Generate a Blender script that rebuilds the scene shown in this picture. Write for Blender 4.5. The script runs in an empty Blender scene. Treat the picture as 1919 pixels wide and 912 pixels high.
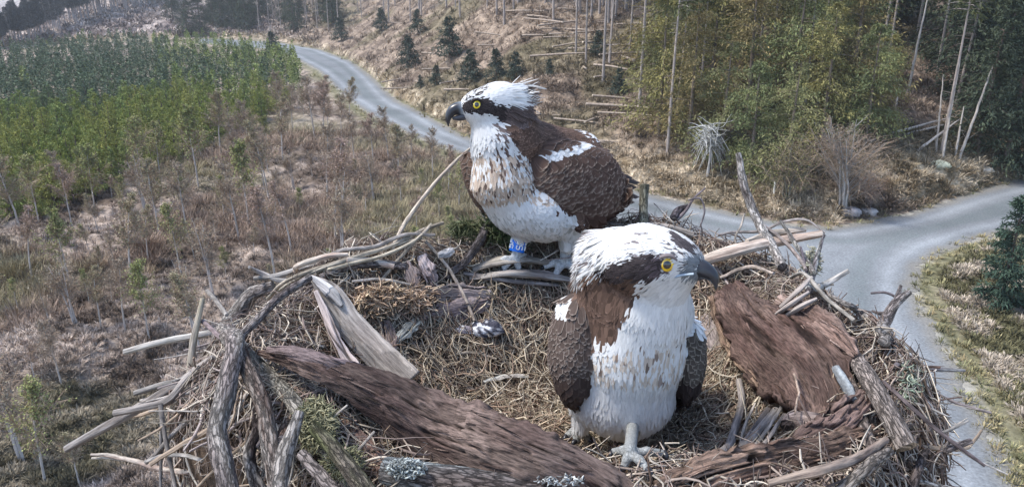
import bpy, math, random
import numpy as np
from mathutils import Vector, Matrix

# ---------------------------------------------------------------- camera, world, sun, exposure
scene = bpy.context.scene
CAMZ = 14.0
PITCH = math.radians(19.0)
cd = bpy.data.cameras.new("camera"); cam = bpy.data.objects.new("camera", cd)
scene.collection.objects.link(cam); scene.camera = cam
cam.location = (0, 0, CAMZ); cam.rotation_euler = (math.pi/2 - PITCH, 0, 0)
cd.sensor_fit = 'HORIZONTAL'; cd.angle = math.radians(70.0); cd.clip_start = 0.05; cd.clip_end = 4000
SUN_EL, SUN_AZ = math.radians(58), math.radians(-84)      # azimuth measured from +Y towards +X
world = bpy.data.worlds.new("World"); scene.world = world; world.use_nodes = True
wn = world.node_tree; bg = wn.nodes["Background"]
sky = wn.nodes.new("ShaderNodeTexSky"); sky.sky_type = 'NISHITA'; sky.sun_disc = False
sky.sun_elevation = SUN_EL; sky.sun_rotation = SUN_AZ; sky.air_density = 1.0; sky.dust_density = 1.3; sky.ozone_density = 1.0
wn.links.new(sky.outputs[0], bg.inputs[0]); bg.inputs[1].default_value = 0.14
sd = bpy.data.lights.new("sun", 'SUN'); sun = bpy.data.objects.new("sun", sd); scene.collection.objects.link(sun)
sd.energy = 2.0; sd.angle = math.radians(11); sd.color = (1.0, 0.95, 0.87)
sdir = Vector((math.sin(SUN_AZ)*math.cos(SUN_EL), math.cos(SUN_AZ)*math.cos(SUN_EL), math.sin(SUN_EL)))
sun.rotation_euler = sdir.to_track_quat('Z', 'Y').to_euler()
scene.view_settings.view_transform = 'Standard'; scene.view_settings.look = 'None'
scene.view_settings.gamma = 1.0; scene.view_settings.use_curve_mapping = False
scene.view_settings.exposure = 1.28
scene.cycles.max_bounces = 5; scene.cycles.diffuse_bounces = 3; scene.cycles.transparent_max_bounces = 4
scene.cycles.use_denoising = True

# ---------------------------------------------------------------- helpers
RS = np.random.RandomState
F = 959.5/math.tan(math.radians(35)); CX, CY = 959.5, 456.0
FWD = np.array([0, math.cos(PITCH), -math.sin(PITCH)]); UPV = np.array([0, math.sin(PITCH), math.cos(PITCH)]); RGT = np.array([1.0, 0, 0])
CAM = np.array([0, 0, CAMZ]); S = 0.7          # S: size of the nest and birds, in metres per design unit

def ray(u, v): return FWD + RGT*((u-CX)/F) - UPV*((v-CY)/F)
def P(u, v, d): return CAM + S*d*ray(u, v)      # design depth -> world point
def proj(p):
    q = p - CAM; d = q@FWD
    return CX + F*(q@RGT)/d, CY - F*(q@UPV)/d, d/S

def hsh(ix, iy, s):
    h = (ix.astype(np.int64)*374761393 + iy.astype(np.int64)*668265263 + s*974634777) & 0x7fffffff
    h = ((h ^ (h >> 13))*1274126177) & 0x7fffffff
    return ((h ^ (h >> 16)) & 0xffff)/65535.0
def vn(x, y, s=0):
    x = np.asarray(x, float); y = np.asarray(y, float)
    ix = np.floor(x); iy = np.floor(y); fx = x-ix; fy = y-iy; fx = fx*fx*(3-2*fx); fy = fy*fy*(3-2*fy)
    ix = ix.astype(np.int64); iy = iy.astype(np.int64)
    return (hsh(ix, iy, s)*(1-fx)+hsh(ix+1, iy, s)*fx)*(1-fy) + (hsh(ix, iy+1, s)*(1-fx)+hsh(ix+1, iy+1, s)*fx)*fy
def fbm(x, y, s=0, o=4):
    a = 0; w = .5; t = 0
    for i in range(o): a = a + w*vn(x*2**i, y*2**i, s+i*17); t += w; w *= .5
    return a/t
def sstep(a, b, x): t = np.clip((x-a)/(b-a), 0, 1); return t*t*(3-2*t)
def nrm(v): return v/(np.linalg.norm(v, axis=-1, keepdims=True)+1e-12)

class MB:
    """collects geometry as arrays, built as ONE mesh"""
    def __init__(s): s.nv = []; s.v = []; s.c = []; s.uv = []; s.q = []; s.t = []; s.n = 0; s.qm = []; s.tm = []
    def add(s, v, faces, col=(1, 1, 1), uv=None, m=0):
        v = np.asarray(v, float).reshape(-1, 3); k = len(v)
        c = np.asarray(col, float)
        if c.ndim == 1: c = np.tile(c, (k, 1))
        s.v.append(v); s.c.append(c.reshape(-1, 3)); s.uv.append(np.zeros((k, 2)) if uv is None else np.asarray(uv, float).reshape(-1, 2))
        for f in faces if isinstance(faces, list) else [faces]:
            f = np.asarray(f, np.int64)
            if len(f) == 0: continue
            if f.shape[1] == 4: s.q.append(f+s.n); s.qm.append(np.full(len(f), m))
            else: s.t.append(f+s.n); s.tm.append(np.full(len(f), m))
        s.n += k
    def mesh(s, name, smooth=True):
        V = np.concatenate(s.v); C = np.concatenate(s.c); U = np.concatenate(s.uv)
        q = np.concatenate(s.q) if s.q else np.zeros((0, 4), int); t = np.concatenate(s.t) if s.t else np.zeros((0, 3), int)
        me = bpy.data.meshes.new(name); me.vertices.add(len(V)); me.vertices.foreach_set('co', V.astype(np.float32).ravel())
        nl = q.size+t.size; me.loops.add(nl); vi = np.concatenate([q.ravel(), t.ravel()]).astype(np.int32)
        me.loops.foreach_set('vertex_index', vi); me.polygons.add(len(q)+len(t))
        ls = np.concatenate([np.arange(len(q))*4, q.size+np.arange(len(t))*3]).astype(np.int32)
        me.polygons.foreach_set('loop_start', ls)
        me.polygons.foreach_set('material_index', np.concatenate([np.concatenate(s.qm) if s.qm else [], np.concatenate(s.tm) if s.tm else []]).astype(np.int32))
        me.polygons.foreach_set('use_smooth', np.full(len(q)+len(t), smooth))
        a = me.color_attributes.new('Col', 'FLOAT_COLOR', 'POINT'); a.data.foreach_set('color', np.concatenate([C, np.ones((len(C), 1))], 1).astype(np.float32).ravel())
        ul = me.uv_layers.new(name='UVMap'); ul.data.foreach_set('uv', U[vi].astype(np.float32).ravel())
        me.update(calc_edges=True); me.validate()
        if s.nv: me.normals_split_custom_set_from_vertices(np.concatenate(s.nv).astype(np.float32))
        return me
    def build(s, name, mats, parent=None, smooth=True, loc=None):
        if loc is not None:
            for i in range(len(s.v)): s.v[i] = s.v[i]-np.asarray(loc)
        me = s.mesh(name, smooth)
        for m in (mats if isinstance(mats, (list, tuple)) else [mats]): me.materials.append(m)
        o = bpy.data.objects.new(name, me); scene.collection.objects.link(o)
        if parent is not None: o.parent = parent
        if loc is not None: o.location = loc
        return o
def tag(o, label=None, cat=None, group=None, kind=None):
    if label: o['label'] = label
    if cat: o['category'] = cat
    if group: o['group'] = group
    if kind: o['kind'] = kind
    return o
def empty(name, loc, rz=0):
    o = bpy.data.objects.new(name, None); scene.collection.objects.link(o); o.location = loc; o.rotation_euler.z = rz
    o.empty_display_size = .1; return o
def dup(o, loc, rz=0, sc=1, label=None, group=None, tilt=(0, 0)):
    r = o.copy(); scene.collection.objects.link(r); r.location = loc; r.rotation_euler = (tilt[0], tilt[1], rz)
    r.scale = (sc, sc, sc) if not isinstance(sc, tuple) else sc
    if label: r['label'] = label
    if group: r['group'] = group
    for ch in o.children:
        c = ch.copy(); scene.collection.objects.link(c); c.parent = r
    return r

def frames(p):
    t = nrm(np.gradient(p, axis=0)); ref = np.array([0, 0, 1.0])
    if abs(t[0]@ref) > .9: ref = np.array([1.0, 0, 0])
    n = np.zeros_like(p); n[0] = nrm(np.cross(t[0], ref))
    for i in range(1, len(p)):
        w = n[i-1]-t[i]*(n[i-1]@t[i]); n[i] = nrm(w)
    return t, n, np.cross(t, n)
def smoothpath(pts, n):
    pts = np.asarray(pts, float); k = len(pts)
    if k == 2: tt = np.linspace(0, 1, n)[:, None]; return pts[0]*(1-tt)+pts[1]*tt
    d = np.r_[0, np.cumsum(np.linalg.norm(np.diff(pts[:, :3], axis=0), axis=1))]; d /= d[-1]
    m = np.gradient(pts, d, axis=0); x = np.linspace(0, 1, n); i = np.clip(np.searchsorted(d, x, side='right')-1, 0, k-2)
    h = (d[i+1]-d[i])[:, None]; t = ((x-d[i])[:, None])/h
    return (2*t**3-3*t**2+1)*pts[i]+(t**3-2*t**2+t)*h*m[i]+(-2*t**3+3*t**2)*pts[i+1]+(t**3-t**2)*h*m[i+1]
def tube(mb, pts, rad, sides=10, rough=.12, seed=0, col=(1, 1, 1), col2=None, n=None, wob=0, caps=True, flat=1.0, endcol=None, m=0):
    """pts with radii -> tapered, knotty tube. rad: list of radii at pts"""
    pts = np.asarray(pts, float); rad = np.asarray(rad, float)
    if rad.ndim == 0: rad = np.full(len(pts), float(rad))
    if len(rad) != len(pts): rad = np.interp(np.linspace(0, 1, len(pts)), np.linspace(0, 1, len(rad)), rad)
    L = np.linalg.norm(np.diff(pts, axis=0), axis=1).sum(); rm = rad.mean()
    if n is None: n = int(np.clip(L/(rm*1.1), 6, 70))
    q = smoothpath(np.c_[pts, rad], n); p, r = q[:, :3], np.maximum(q[:, 3], 1e-5)
    sl = np.linspace(0, L, n); rs = RS(seed*7+3)
    if wob:
        for k in range(3):
            ph = rs.rand()*10; p[:, k] += wob*(fbm(sl/(rm*9)+ph, np.full(n, k*3.3+seed), seed, 3)-.5)*2*np.minimum(1, np.minimum(sl, L-sl)/(rm*3)+.2)
    t, a, b = frames(p); th = np.linspace(0, 2*math.pi, sides+1)
    U, V = np.meshgrid(th, sl)
    cx, sx = np.cos(U), np.sin(U)
    nz = fbm(cx*1.6+sl[:, None]/(rm*2.6), sx*1.6+seed*1.7, seed, 3)-.5
    kn = (vn(cx*1.1+sl[:, None]/(rm*5)+9, sx*1.1+seed, seed+5))**5
    R = r[:, None]*(1+rough*2.2*nz+rough*1.6*kn)
    Vt = p[:, None, :]+R[..., None]*(cx[..., None]*a[:, None, :]+flat*sx[..., None]*b[:, None, :])
    w = sides+1; i, j = np.meshgrid(np.arange(n-1), np.arange(sides), indexing='ij'); k0 = (i*w+j).ravel()
    quads = np.stack([k0, k0+1, k0+1+w, k0+w], 1)
    c = np.asarray(col, float)
    if col2 is not None:
        mix = sstep(.35, .65, fbm(cx*.8+sl[:, None]/(rm*7), sx*.8+seed*2.2, seed+3, 3))[..., None]
        C = c*(1-mix)+np.asarray(col2)*mix
    else: C = np.tile(c, (n, w, 1)).reshape(n, w, 3)
    uv = np.stack([U*rm, V], -1)
    mb.add(Vt, quads, C.reshape(-1, 3), uv, m)
    if caps:
        for e, sg in ((0, -1), (n-1, 1)):
            ring = Vt[e, :sides]; cen = p[e]+t[e]*sg*r[e]*.25
            ec = np.asarray(endcol if endcol is not None else c*1.15)
            f = [(k, (k+1) % sides, sides) if sg > 0 else ((k+1) % sides, k, sides) for k in range(sides)]
            mb.add(np.vstack([ring, cen]), np.array(f), ec, np.c_[np.arange(sides+1)*.003, np.zeros(sides+1)], m)
def strands(mb, Pt, R, sides=3, C=None, m=0):
    """many thin strands at once: Pt (N,K,3), R (N,K)"""
    N, K, _ = Pt.shape; t = nrm(np.gradient(Pt, axis=1))
    ref = np.where(np.abs(t[..., 2:3]) > .85, np.array([1.0, .2, 0]), np.array([.1, 0, 1.0])); a = nrm(np.cross(t, ref)); b = np.cross(t, a)
    th = np.arange(sides)*2*math.pi/sides
    V = Pt[:, :, None, :]+R[:, :, None, None]*(np.cos(th)[None, None, :, None]*a[:, :, None, :]+np.sin(th)[None, None, :, None]*b[:, :, None, :])
    idx = np.arange(N*K*sides).reshape(N, K, sides); nx = np.roll(idx, -1, 2)
    q = np.stack([idx[:, :-1], nx[:, :-1], nx[:, 1:], idx[:, 1:]], -1).reshape(-1, 4)
    Cc = np.repeat(C, K*sides, 0) if C is not None else (1, 1, 1)
    s = np.cumsum(np.r_[0, np.full(K-1, .02)]); uv = np.zeros((N, K, sides, 2)); uv[..., 1] = s[None, :, None]+np.arange(N)[:, None, None]*.37; uv[..., 0] = (np.arange(sides)*.004)[None, None, :]
    mb.add(V, q, Cc, uv, m)

# ---------------------------------------------------------------- materials (base colour comes from the 'Col' attribute times procedural variation)
def mat(name, rough=.85, spec=.3, nscale=None, namp=.35, bump=0, bscale=None, stretch=(1, 1, 1), coord='UV', tint=(1, 1, 1), detail=6, crack=0, crs=60, coat=0, sub=0, transl=0, bdist=.004):
    M = bpy.data.materials.new(name); M.use_nodes = True; nt = M.node_tree; B = nt.nodes['Principled BSDF']
    B.inputs['Roughness'].default_value = rough; B.inputs['Specular IOR Level'].default_value = spec
    if coat: B.inputs['Coat Weight'].default_value = coat; B.inputs['Coat Roughness'].default_value = .05
    at = nt.nodes.new('ShaderNodeAttribute'); at.attribute_name = 'Col'
    tc = nt.nodes.new('ShaderNodeTexCoord'); mp = nt.nodes.new('ShaderNodeMapping'); mp.inputs['Scale'].default_value = stretch
    nt.links.new(tc.outputs['UV' if coord == 'UV' else coord], mp.inputs[0])
    col = at.outputs['Color']
    def mul(a, b):
        n = nt.nodes.new('ShaderNodeMix'); n.data_type = 'RGBA'; n.blend_type = 'MULTIPLY'; n.inputs[0].default_value = 1
        nt.links.new(a, n.inputs[6])
        if isinstance(b, tuple): n.inputs[7].default_value = (*b, 1)
        else: nt.links.new(b, n.inputs[7])
        return n.outputs[2]
    def mr(a, lo, hi, f0=.3, f1=.7):
        n = nt.nodes.new('ShaderNodeMapRange'); nt.links.new(a, n.inputs[0]); n.inputs[1].default_value = f0; n.inputs[2].default_value = f1
        n.inputs[3].default_value = lo; n.inputs[4].default_value = hi; return n.outputs[0]
    if tint != (1, 1, 1): col = mul(col, tint)
    h = None
    if nscale:
        nz = nt.nodes.new('ShaderNodeTexNoise'); nz.inputs['Scale'].default_value = nscale; nz.inputs['Detail'].default_value = detail; nz.inputs['Roughness'].default_value = .62
        nt.links.new(mp.outputs[0], nz.inputs[0]); col = mul(col, mr(nz.outputs[0], 1-namp, 1+namp)); h = nz.outputs[0]
    if crack:
        vo = nt.nodes.new('ShaderNodeTexVoronoi'); vo.feature = 'DISTANCE_TO_EDGE'; vo.inputs['Scale'].default_value = crs
        if nscale:
            ad = nt.nodes.new('ShaderNodeVectorMath'); ad.operation = 'MULTIPLY_ADD'
            nt.links.new(nz.outputs['Color'], ad.inputs[0]); ad.inputs[1].default_value = (.6/crs*3,)*3; nt.links.new(mp.outputs[0], ad.inputs[2]); nt.links.new(ad.outputs[0], vo.inputs[0])
        else: nt.links.new(mp.outputs[0], vo.inputs[0])
        c = mr(vo.outputs['Distance'], 1-crack, 1, 0, .14); col = mul(col, c)
        if h is not None:
            mx = nt.nodes.new('ShaderNodeMath'); mx.operation = 'ADD'; nt.links.new(h, mx.inputs[0]); nt.links.new(c, mx.inputs[1]); h = mx.outputs[0]
        else: h = c
    if bump and h is not None:
        bp = nt.nodes.new('ShaderNodeBump'); bp.inputs['Strength'].default_value = bump; bp.inputs['Distance'].default_value = bdist
        nt.links.new(h, bp.inputs['Height']); nt.links.new(bp.outputs[0], B.inputs['Normal'])
    nt.links.new(col, B.inputs['Base Color'])
    if transl:
        tr = nt.nodes.new('ShaderNodeBsdfTranslucent'); nt.links.new(col, tr.inputs[0]); ms = nt.nodes.new('ShaderNodeMixShader'); ms.inputs[0].default_value = transl
        nt.links.new(B.outputs[0], ms.inputs[1]); nt.links.new(tr.outputs[0], ms.inputs[2]); nt.links.new(ms.outputs[0], nt.nodes['Material Output'].inputs[0])
    return M
M_bark = mat('rough_bark', .92, .15, 260, .6, 1.0, stretch=(1, .22, 1), crack=.55, crs=230, bdist=.004)
M_smooth = mat('weathered_wood', .85, .2, 230, .62, 1.0, stretch=(1, .10, 1), bdist=.003)
M_thin = mat('twig_bark', .88, .2, 240, .6, .8, stretch=(1, .3, 1), bdist=.0015)
M_slab = mat('fibrous_bark', .85, .2, 420, .8, 1.0, stretch=(1, .16, 1), detail=12, bdist=.003)
M_straw = mat('dry_straw', .75, .3, 60, .25)
M_soil = mat('nest_soil', .95, .1, 70, .5, 1.0, coord='Object', bdist=.006)
M_lichen = mat('lichen', .95, .1, 300, .3, 1.0, coord='Object', bdist=.002)
M_feather = mat('feather', .72, .25, 500, .12, .3, stretch=(1, .08, 1), transl=.35, bdist=.0003)
M_skin = mat('leg_scales', .6, .3, 300, .12, .9, coord='Object', crack=.3, crs=260, bdist=.0012)
M_horn = mat('horn', .28, .5, 200, .12, .15, coord='Object', bdist=.0004)
M_eye = mat('eye', .06, .8, coat=1)
M_needle = mat('needles', .8, .2, 3.0, .25, coord='Object')
M_trunk = mat('tree_bark', .9, .15, 6, .35, .5, coord='Object', stretch=(1, 1, .3), bdist=.03)
M_grass = mat('moor_grass', .9, .1)
M_ground = mat('ground_litter', .95, .08, 2.2, .5, .8, coord='Object', detail=10, bdist=.12)
M_road = mat('gravel', .92, .15, 1.4, .16, .7, coord='Object', detail=12, bdist=.03)
# ---------------------------------------------------------------- terrain
HB = [(-400, 118), (-200, 104), (0, 92), (100, 84), (240, 76), (380, 69), (520, 77), (600, 91), (660, 113), (700, 143), (740, 182), (790, 208), (860, 246), (1000, 306), (1190, 355), (1300, 382), (1400, 404), (1480, 419), (1560, 424), (1700, 399), (1800, 368), (1919, 334), (2200, 290), (2600, 250)]
def G0(u, v):
    r = ray(u, v); return CAM+r*(CAMZ/-r[2])
hb = np.array([G0(*p)[:2] for p in HB]); hb_az = np.arctan2(hb[:, 0], hb[:, 1]); hb_r = np.hypot(hb[:, 0], hb[:, 1])
ROAD_A = [(372, 73), (400, 73), (520, 80), (600, 94), (660, 117), (700, 149), (740, 188), (790, 213), (860, 252), (1000, 310), (1190, 358), (1300, 385), (1400, 407), (1480, 421), (1560, 427), (1700, 402), (1800, 371), (1919, 337), (2200, 293),
          (2300, 340), (2100, 385), (1919, 428), (1840, 445), (1760, 473), (1718, 503), (1712, 535), (1732, 592), (1780, 662), (1822, 742), (1872, 832), (1910, 918), (1980, 1060),
          (1640, 1060), (1570, 918), (1500, 780), (1440, 640), (1370, 560), (1250, 480), (1100, 410), (1000, 355), (880, 292), (830, 277), (760, 248), (700, 219), (650, 184), (600, 134), (545, 104), (500, 92), (400, 83), (372, 81)]
rp = np.array([G0(*p)[:2] for p in ROAD_A])
def densify(poly, step):
    out = []
    for i in range(len(poly)):
        a = poly[i]; b = poly[(i+1) % len(poly)]; k = max(1, int(np.linalg.norm(b-a)/step))
        for j in range(k): out.append(a+(b-a)*j/k)
    return np.array(out)
def inpoly(x, y, poly):
    ins = np.zeros(x.shape, bool); n = len(poly)
    for i in range(n):
        x1, y1 = poly[i]; x2, y2 = poly[(i+1) % n]
        c = ((y1 > y) != (y2 > y)); ins ^= c & (x < (x2-x1)*(y-y1)/((y2-y1) if y2 != y1 else 1e-9)+x1)
    return ins
def polydist(x, y, poly):
    d = np.full(x.shape, 1e9); n = len(poly)
    for i in range(n):
        a = poly[i]; b = poly[(i+1) % n]; ab = b-a; L = ab@ab+1e-9
        t = np.clip(((x-a[0])*ab[0]+(y-a[1])*ab[1])/L, 0, 1); d = np.minimum(d, np.hypot(x-a[0]-t*ab[0], y-a[1]-t*ab[1]))
    return d
def uphill(x, y):
    az = np.arctan2(x, y); r = np.hypot(x, y); rb = np.interp(az, hb_az, hb_r)
    return np.where(np.abs(az) < 1.3, (r-rb)*.85, -50)
def ground_parts(x, y):
    x = np.asarray(x, float); y = np.asarray(y, float)
    d = uphill(x, y); az = np.arctan2(x, y)
    s = .085+.215*sstep(-.20, .06, az)
    dp = np.maximum(d-1.0, 0)
    h = 75*(1-np.exp(-s*dp/75)) + .8*sstep(0.3, 3.5, d)
    rd = polydist(x, y, rp); rd = np.where(inpoly(x, y, rp), -rd, rd)
    bump = (fbm(x/4.5, y/4.5, 3, 4)-.5)*1.3+(fbm(x/1.1, y/1.1, 9, 3)-.5)*.75
    far = 1+np.clip(d/60, 0, 3); h = h-sstep(.49, .585, -az)*np.minimum(np.maximum(d-45, 0)*.16, 60)
    z = h+bump*sstep(0.5, 3.5, rd)*far 
    z = z-.014*(1-sstep(-.6, .1, rd))
    return z, d, rd, az
def GZ(x, y): return ground_parts(x, y)[0]
def G(u, v):
    """point of the terrain seen through a pixel of the photo (bisection along the ray)"""
    r = ray(u, v); ds = np.exp(np.linspace(math.log(12), math.log(1400), 900)); p = CAM+ds[:, None]*r
    below = p[:, 2] < GZ(p[:, 0], p[:, 1]); i = int(np.argmax(below)) if below.any() else len(ds)-1
    q = p[i]; return np.array([q[0], q[1], float(GZ(q[0], q[1]))])
def Gmany(U, V):
    ds = np.exp(np.linspace(math.log(12), math.log(900), 260)); U = np.asarray(U, float); V = np.asarray(V, float)
    R = FWD+RGT*((U-CX)/F)[:, None]-UPV*((V-CY)/F)[:, None]
    Pp = CAM+ds[None, :, None]*R[:, None, :]; x, y = Pp[..., 0], Pp[..., 1]
    d = uphill(x, y); s = .085+.215*sstep(-.20, .06, np.arctan2(x, y)); h = 75*(1-np.exp(-s*np.maximum(d-1, 0)/75))+.8*sstep(.3, 3.5, d)
    gap = Pp[..., 2]-h; b = gap < 0; i = np.maximum(np.argmax(b, 1), 1); ok = b.any(1); k = np.arange(len(U)); g0, g1 = gap[k, i-1], gap[k, i]
    t = np.clip(g0/(g0-g1+1e-9), 0, 1)[:, None]; q = Pp[k, i-1]*(1-t)+Pp[k, i]*t
    z, d, rd, az = ground_parts(q[:, 0], q[:, 1]); q[:, 2] = z
    return q, ok, d, rd
def ground_col(x, y, z, d, rd, az):
    """true colours of the ground cover by zone"""
    n1 = fbm(x/3.0, y/3.0, 31, 4); n2 = fbm(x/.7, y/.7, 41, 3); n3 = fbm(x/11, y/11, 51, 3)
    def mix(a, b, t): return np.asarray(a)*(1-t[..., None])+np.asarray(b)*t[..., None]
    moor = mix((.105, .080, .064), (.385, .315, .265), sstep(.36, .64, n1*.55+n2*.45))
    moor = mix(moor, (.10, .105, .05), sstep(.52, .70, n3)*.45)
    hill = mix((.105, .078, .060), (.30, .235, .18), sstep(.34, .66, n1*.5+n2*.5))
    hill = mix(hill, (.10, .095, .045), sstep(.50, .66, n3)*.5)
    bank = mix((.20, .15, .09), (.50, .42, .31), sstep(.35, .6, n2))
    c = mix(moor, hill, sstep(-.5, 1.0, d))
    c = mix(c, bank, sstep(.3, 1, d)*(1-sstep(2.5, 7.0, d))*sstep(.25, .5, n1)*.9)
    fell = mix((.16, .13, .12), (.40, .34, .305), sstep(.42, .66, fbm(x/2.2+y/6, y/9, 71, 3)))
    c = mix(c, fell, sstep(3, 8, d)*(1-sstep(-.34, -.25, az)))
    green = mix((.09, .10, .05), (.22, .20, .12), n2)
    c = mix(c, green, (1-sstep(.7, 2.2+1.6*n1, rd))*(1-sstep(-.5, .2, d))*.85)
    isl = sstep(.38, .44, az)*(1-sstep(-1, 0, d)); pale = mix((.15, .13, .08), (.46, .38, .30), sstep(.35, .6, n1*.6+n2*.4))
    c = mix(c, pale, isl*sstep(1.6, 3, rd)*.8)
    grit = mix((.25, .24, .22), (.36, .34, .30), n2)
    c = mix(c, grit, (1-sstep(.0, .9*n1, rd))*.8)
    return c
azs = np.r_[np.radians(np.arange(-180, -62, 4)), np.radians(np.arange(-60, 60.01, .2)), np.radians(np.arange(64, 180.1, 4))]
rr = np.r_[0.5, 3*1.0105**np.arange(0, 620)]; rr = rr[rr < 2200]
A, R_ = np.meshgrid(azs, rr); X = R_*np.sin(A); Y = R_*np.cos(A)
Z, D, RD, AZ = ground_parts(X, Y); Cg = ground_col(X, Y, Z, D, RD, AZ)
n_r, n_a = X.shape; i, j = np.meshgrid(np.arange(n_r-1), np.arange(n_a-1), indexing='ij'); k0 = (i*n_a+j).ravel()
mb = MB(); mb.add(np.stack([X, Y, Z], -1), np.stack([k0, k0+n_a, k0+n_a+1, k0+1], 1), Cg.reshape(-1, 3))
tag(mb.build('ground', M_ground), 'moorland and felled hillside of dry grass and heather', kind='structure')

# road: a strip of gravel a little above the ground sheet, with an irregular edge
M_roadx = mat('road_gravel', .93, .12, 9, .30, .6, coord='Object', detail=10, bdist=.03)
def road_mesh():
    az = np.radians(np.arange(-42, 48, .1)); r = 9*1.006**np.arange(0, 560); A, R_ = np.meshgrid(az, r); x, y = R_*np.sin(A), R_*np.cos(A)
    rd = polydist(x, y, rp); rd = np.where(inpoly(x, y, rp), -rd, rd); nz = (fbm(x/.8, y/.8, 5, 4)-.5)*1.1
    n1, n2 = fbm(x/5, y/5, 201, 4)[..., None], fbm(x/.5, y/.5, 202, 3)[..., None]; w = rd+.5*(fbm(x/6, y/6, 203, 2)-.5)
    tr = (np.exp(-((w+1.35)/.38)**2)+.0)[..., None]; mid = sstep(-1.9, -2.5, w)[..., None]*(1-sstep(-2.9, -3.6, w))[..., None]; ed = sstep(-.9, -.1, rd+nz*.5)[..., None]
    C = np.array([.178, .190, .200])*(.72+.56*n1)*(.9+.2*n2); C = C*(1+.34*tr)-np.array([.035, .03, .035])*mid*(.4+n2); C = C*(1-ed*.6)+np.array([.20, .18, .145])*ed*.6
    rc = (rd+nz)[:-1, :-1]; i, j = np.nonzero(rc < .0); k = i*len(az)+j; q = np.stack([k, k+len(az), k+len(az)+1, k+1], 1); u_, inv = np.unique(q.ravel(), return_inverse=True)
    V = np.stack([x.ravel()[u_], y.ravel()[u_], np.full(len(u_), .014)], -1); mb = MB(); mb.add(V, inv.reshape(-1, 4), C.reshape(-1, 3)[u_]); return mb.build('road', M_roadx)
tag(road_mesh(), 'blue grey gravel forestry road with a junction', kind='structure')

# ---------------------------------------------------------------- ground cover (uncountable tufts)
def tufts(name, label, U, V, blades, size, cfun, seed, spread=1.0, upright=.6, keep=None, width=.10, rdmin=.25):
    rs = RS(seed); q, ok, d, rd = Gmany(U, V); m = ok & (rd > rdmin*rs.rand(len(rd)))
    if keep is not None: m &= keep(q, d, rd)
    q, d, rd = q[m], d[m], rd[m]; N = len(q); dist = np.hypot(q[:, 0], q[:, 1])
    sz = size*(.5+rs.rand(N))*(.8+dist/90); c0 = cfun(q, d, rd, rs)
    a = rs.rand(N, blades)*2*math.pi; el = np.arccos(1-rs.rand(N, blades)*(1-math.cos(1.35)))*(1.2-upright*.5)
    L = sz[:, None]*(.5+.6*rs.rand(N, blades)); dirv = np.stack([np.cos(a)*np.sin(el), np.sin(a)*np.sin(el), np.cos(el)], -1)
    base = q[:, None, :]+np.stack([np.cos(a), np.sin(a), 0*a], -1)*(rs.rand(N, blades)*sz[:, None]*.35*spread)[..., None]; base[..., 2] -= .04
    side = nrm(np.stack([-np.sin(a+1*(rs.rand(N, blades)-.5)), np.cos(a), .3*(rs.rand(N, blades)-.5)], -1))*(L*width*(.6+rs.rand(N, blades)))[..., None]
    mid = base+dirv*L[..., None]*.6; tip = base+dirv*L[..., None]-np.array([0, 0, 1])*(L*.25*(1-upright))[..., None]
    V4 = np.stack([base-side*.6, base+side*.6, mid+side, mid-side, tip], 2)
    idx = np.arange(N*blades*5).reshape(-1, 5)
    cc = c0[:, None, :]*(.6+.8*rs.rand(N, blades)[..., None]); cc = np.repeat(cc.reshape(-1, 3), 5, 0)
    b = MB(); b.add(V4, [idx[:, :4], np.stack([idx[:, 3], idx[:, 2], idx[:, 4]], 1)], cc)
    return tag(b.build(name, M_grass, smooth=False), label, 'ground cover', kind='stuff')
rs = RS(5)
def gc(q, d, rd, rs):
    az = np.arctan2(q[:, 0], q[:, 1]); c = ground_col(q[:, 0], q[:, 1], q[:, 2], d, rd, az)
    return np.clip(c*(.75+.7*rs.rand(len(c), 1)), .03, .75)
N = 34000
tufts('heather', 'pale dry heather and grass tussocks over the moor below the nest', rs.rand(N)*1600-400, 240+rs.rand(N)**.9*760, 30, .24, gc, 1, keep=lambda q, d, rd: d < 0, width=.042)
def sc(q, d, rd, rs):
    n = fbm(q[:, 0]/7, q[:, 1]/7, 15, 3)[:, None]; t = sstep(.42, .58, n); return np.array([[.29, .215, .165]])*(1-t)+np.array([[.29, .25, .155]])*t
N = 15000
tufts('scrub', 'soft brown and olive scrub of bog myrtle and birch seedlings on the moor', rs.rand(N)*1200-300, 250+rs.rand(N)**1.1*560, 34, .55, sc, 8, keep=lambda q, d, rd: (d < -2) & (rd > 3) & (np.hypot(q[:, 0], q[:, 1]) > 35+8*rs.rand(len(d))) & (fbm(q[:, 0]/9, q[:, 1]/9, 19, 3)-.002*(np.hypot(q[:, 0], q[:, 1])-45) < .56), upright=.9, width=.014, spread=2.6)
N = 15000
tufts('brash', 'brown bracken and felling debris on the slope above the road', 480+rs.rand(N)*1500, -5+rs.rand(N)*440, 26, .42, gc, 2, keep=lambda q, d, rd: d > .4, upright=.2, width=.035)
N = 14000
tufts('verge_grass', 'green and straw verge grass along the edges of the gravel road', rs.rand(N)*1450+520, 85+rs.rand(N)*880, 20, .24, lambda q, d, rd, rs: np.array([.15, .155, .08])*(.6+.8*rs.rand(len(q), 1))+np.array([.16, .10, .06])*rs.rand(len(q), 1), 3,
      keep=lambda q, d, rd: (rd < 2.6) & (d < 1.2), upright=.6, width=.05, rdmin=-.55)
N = 5000
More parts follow.
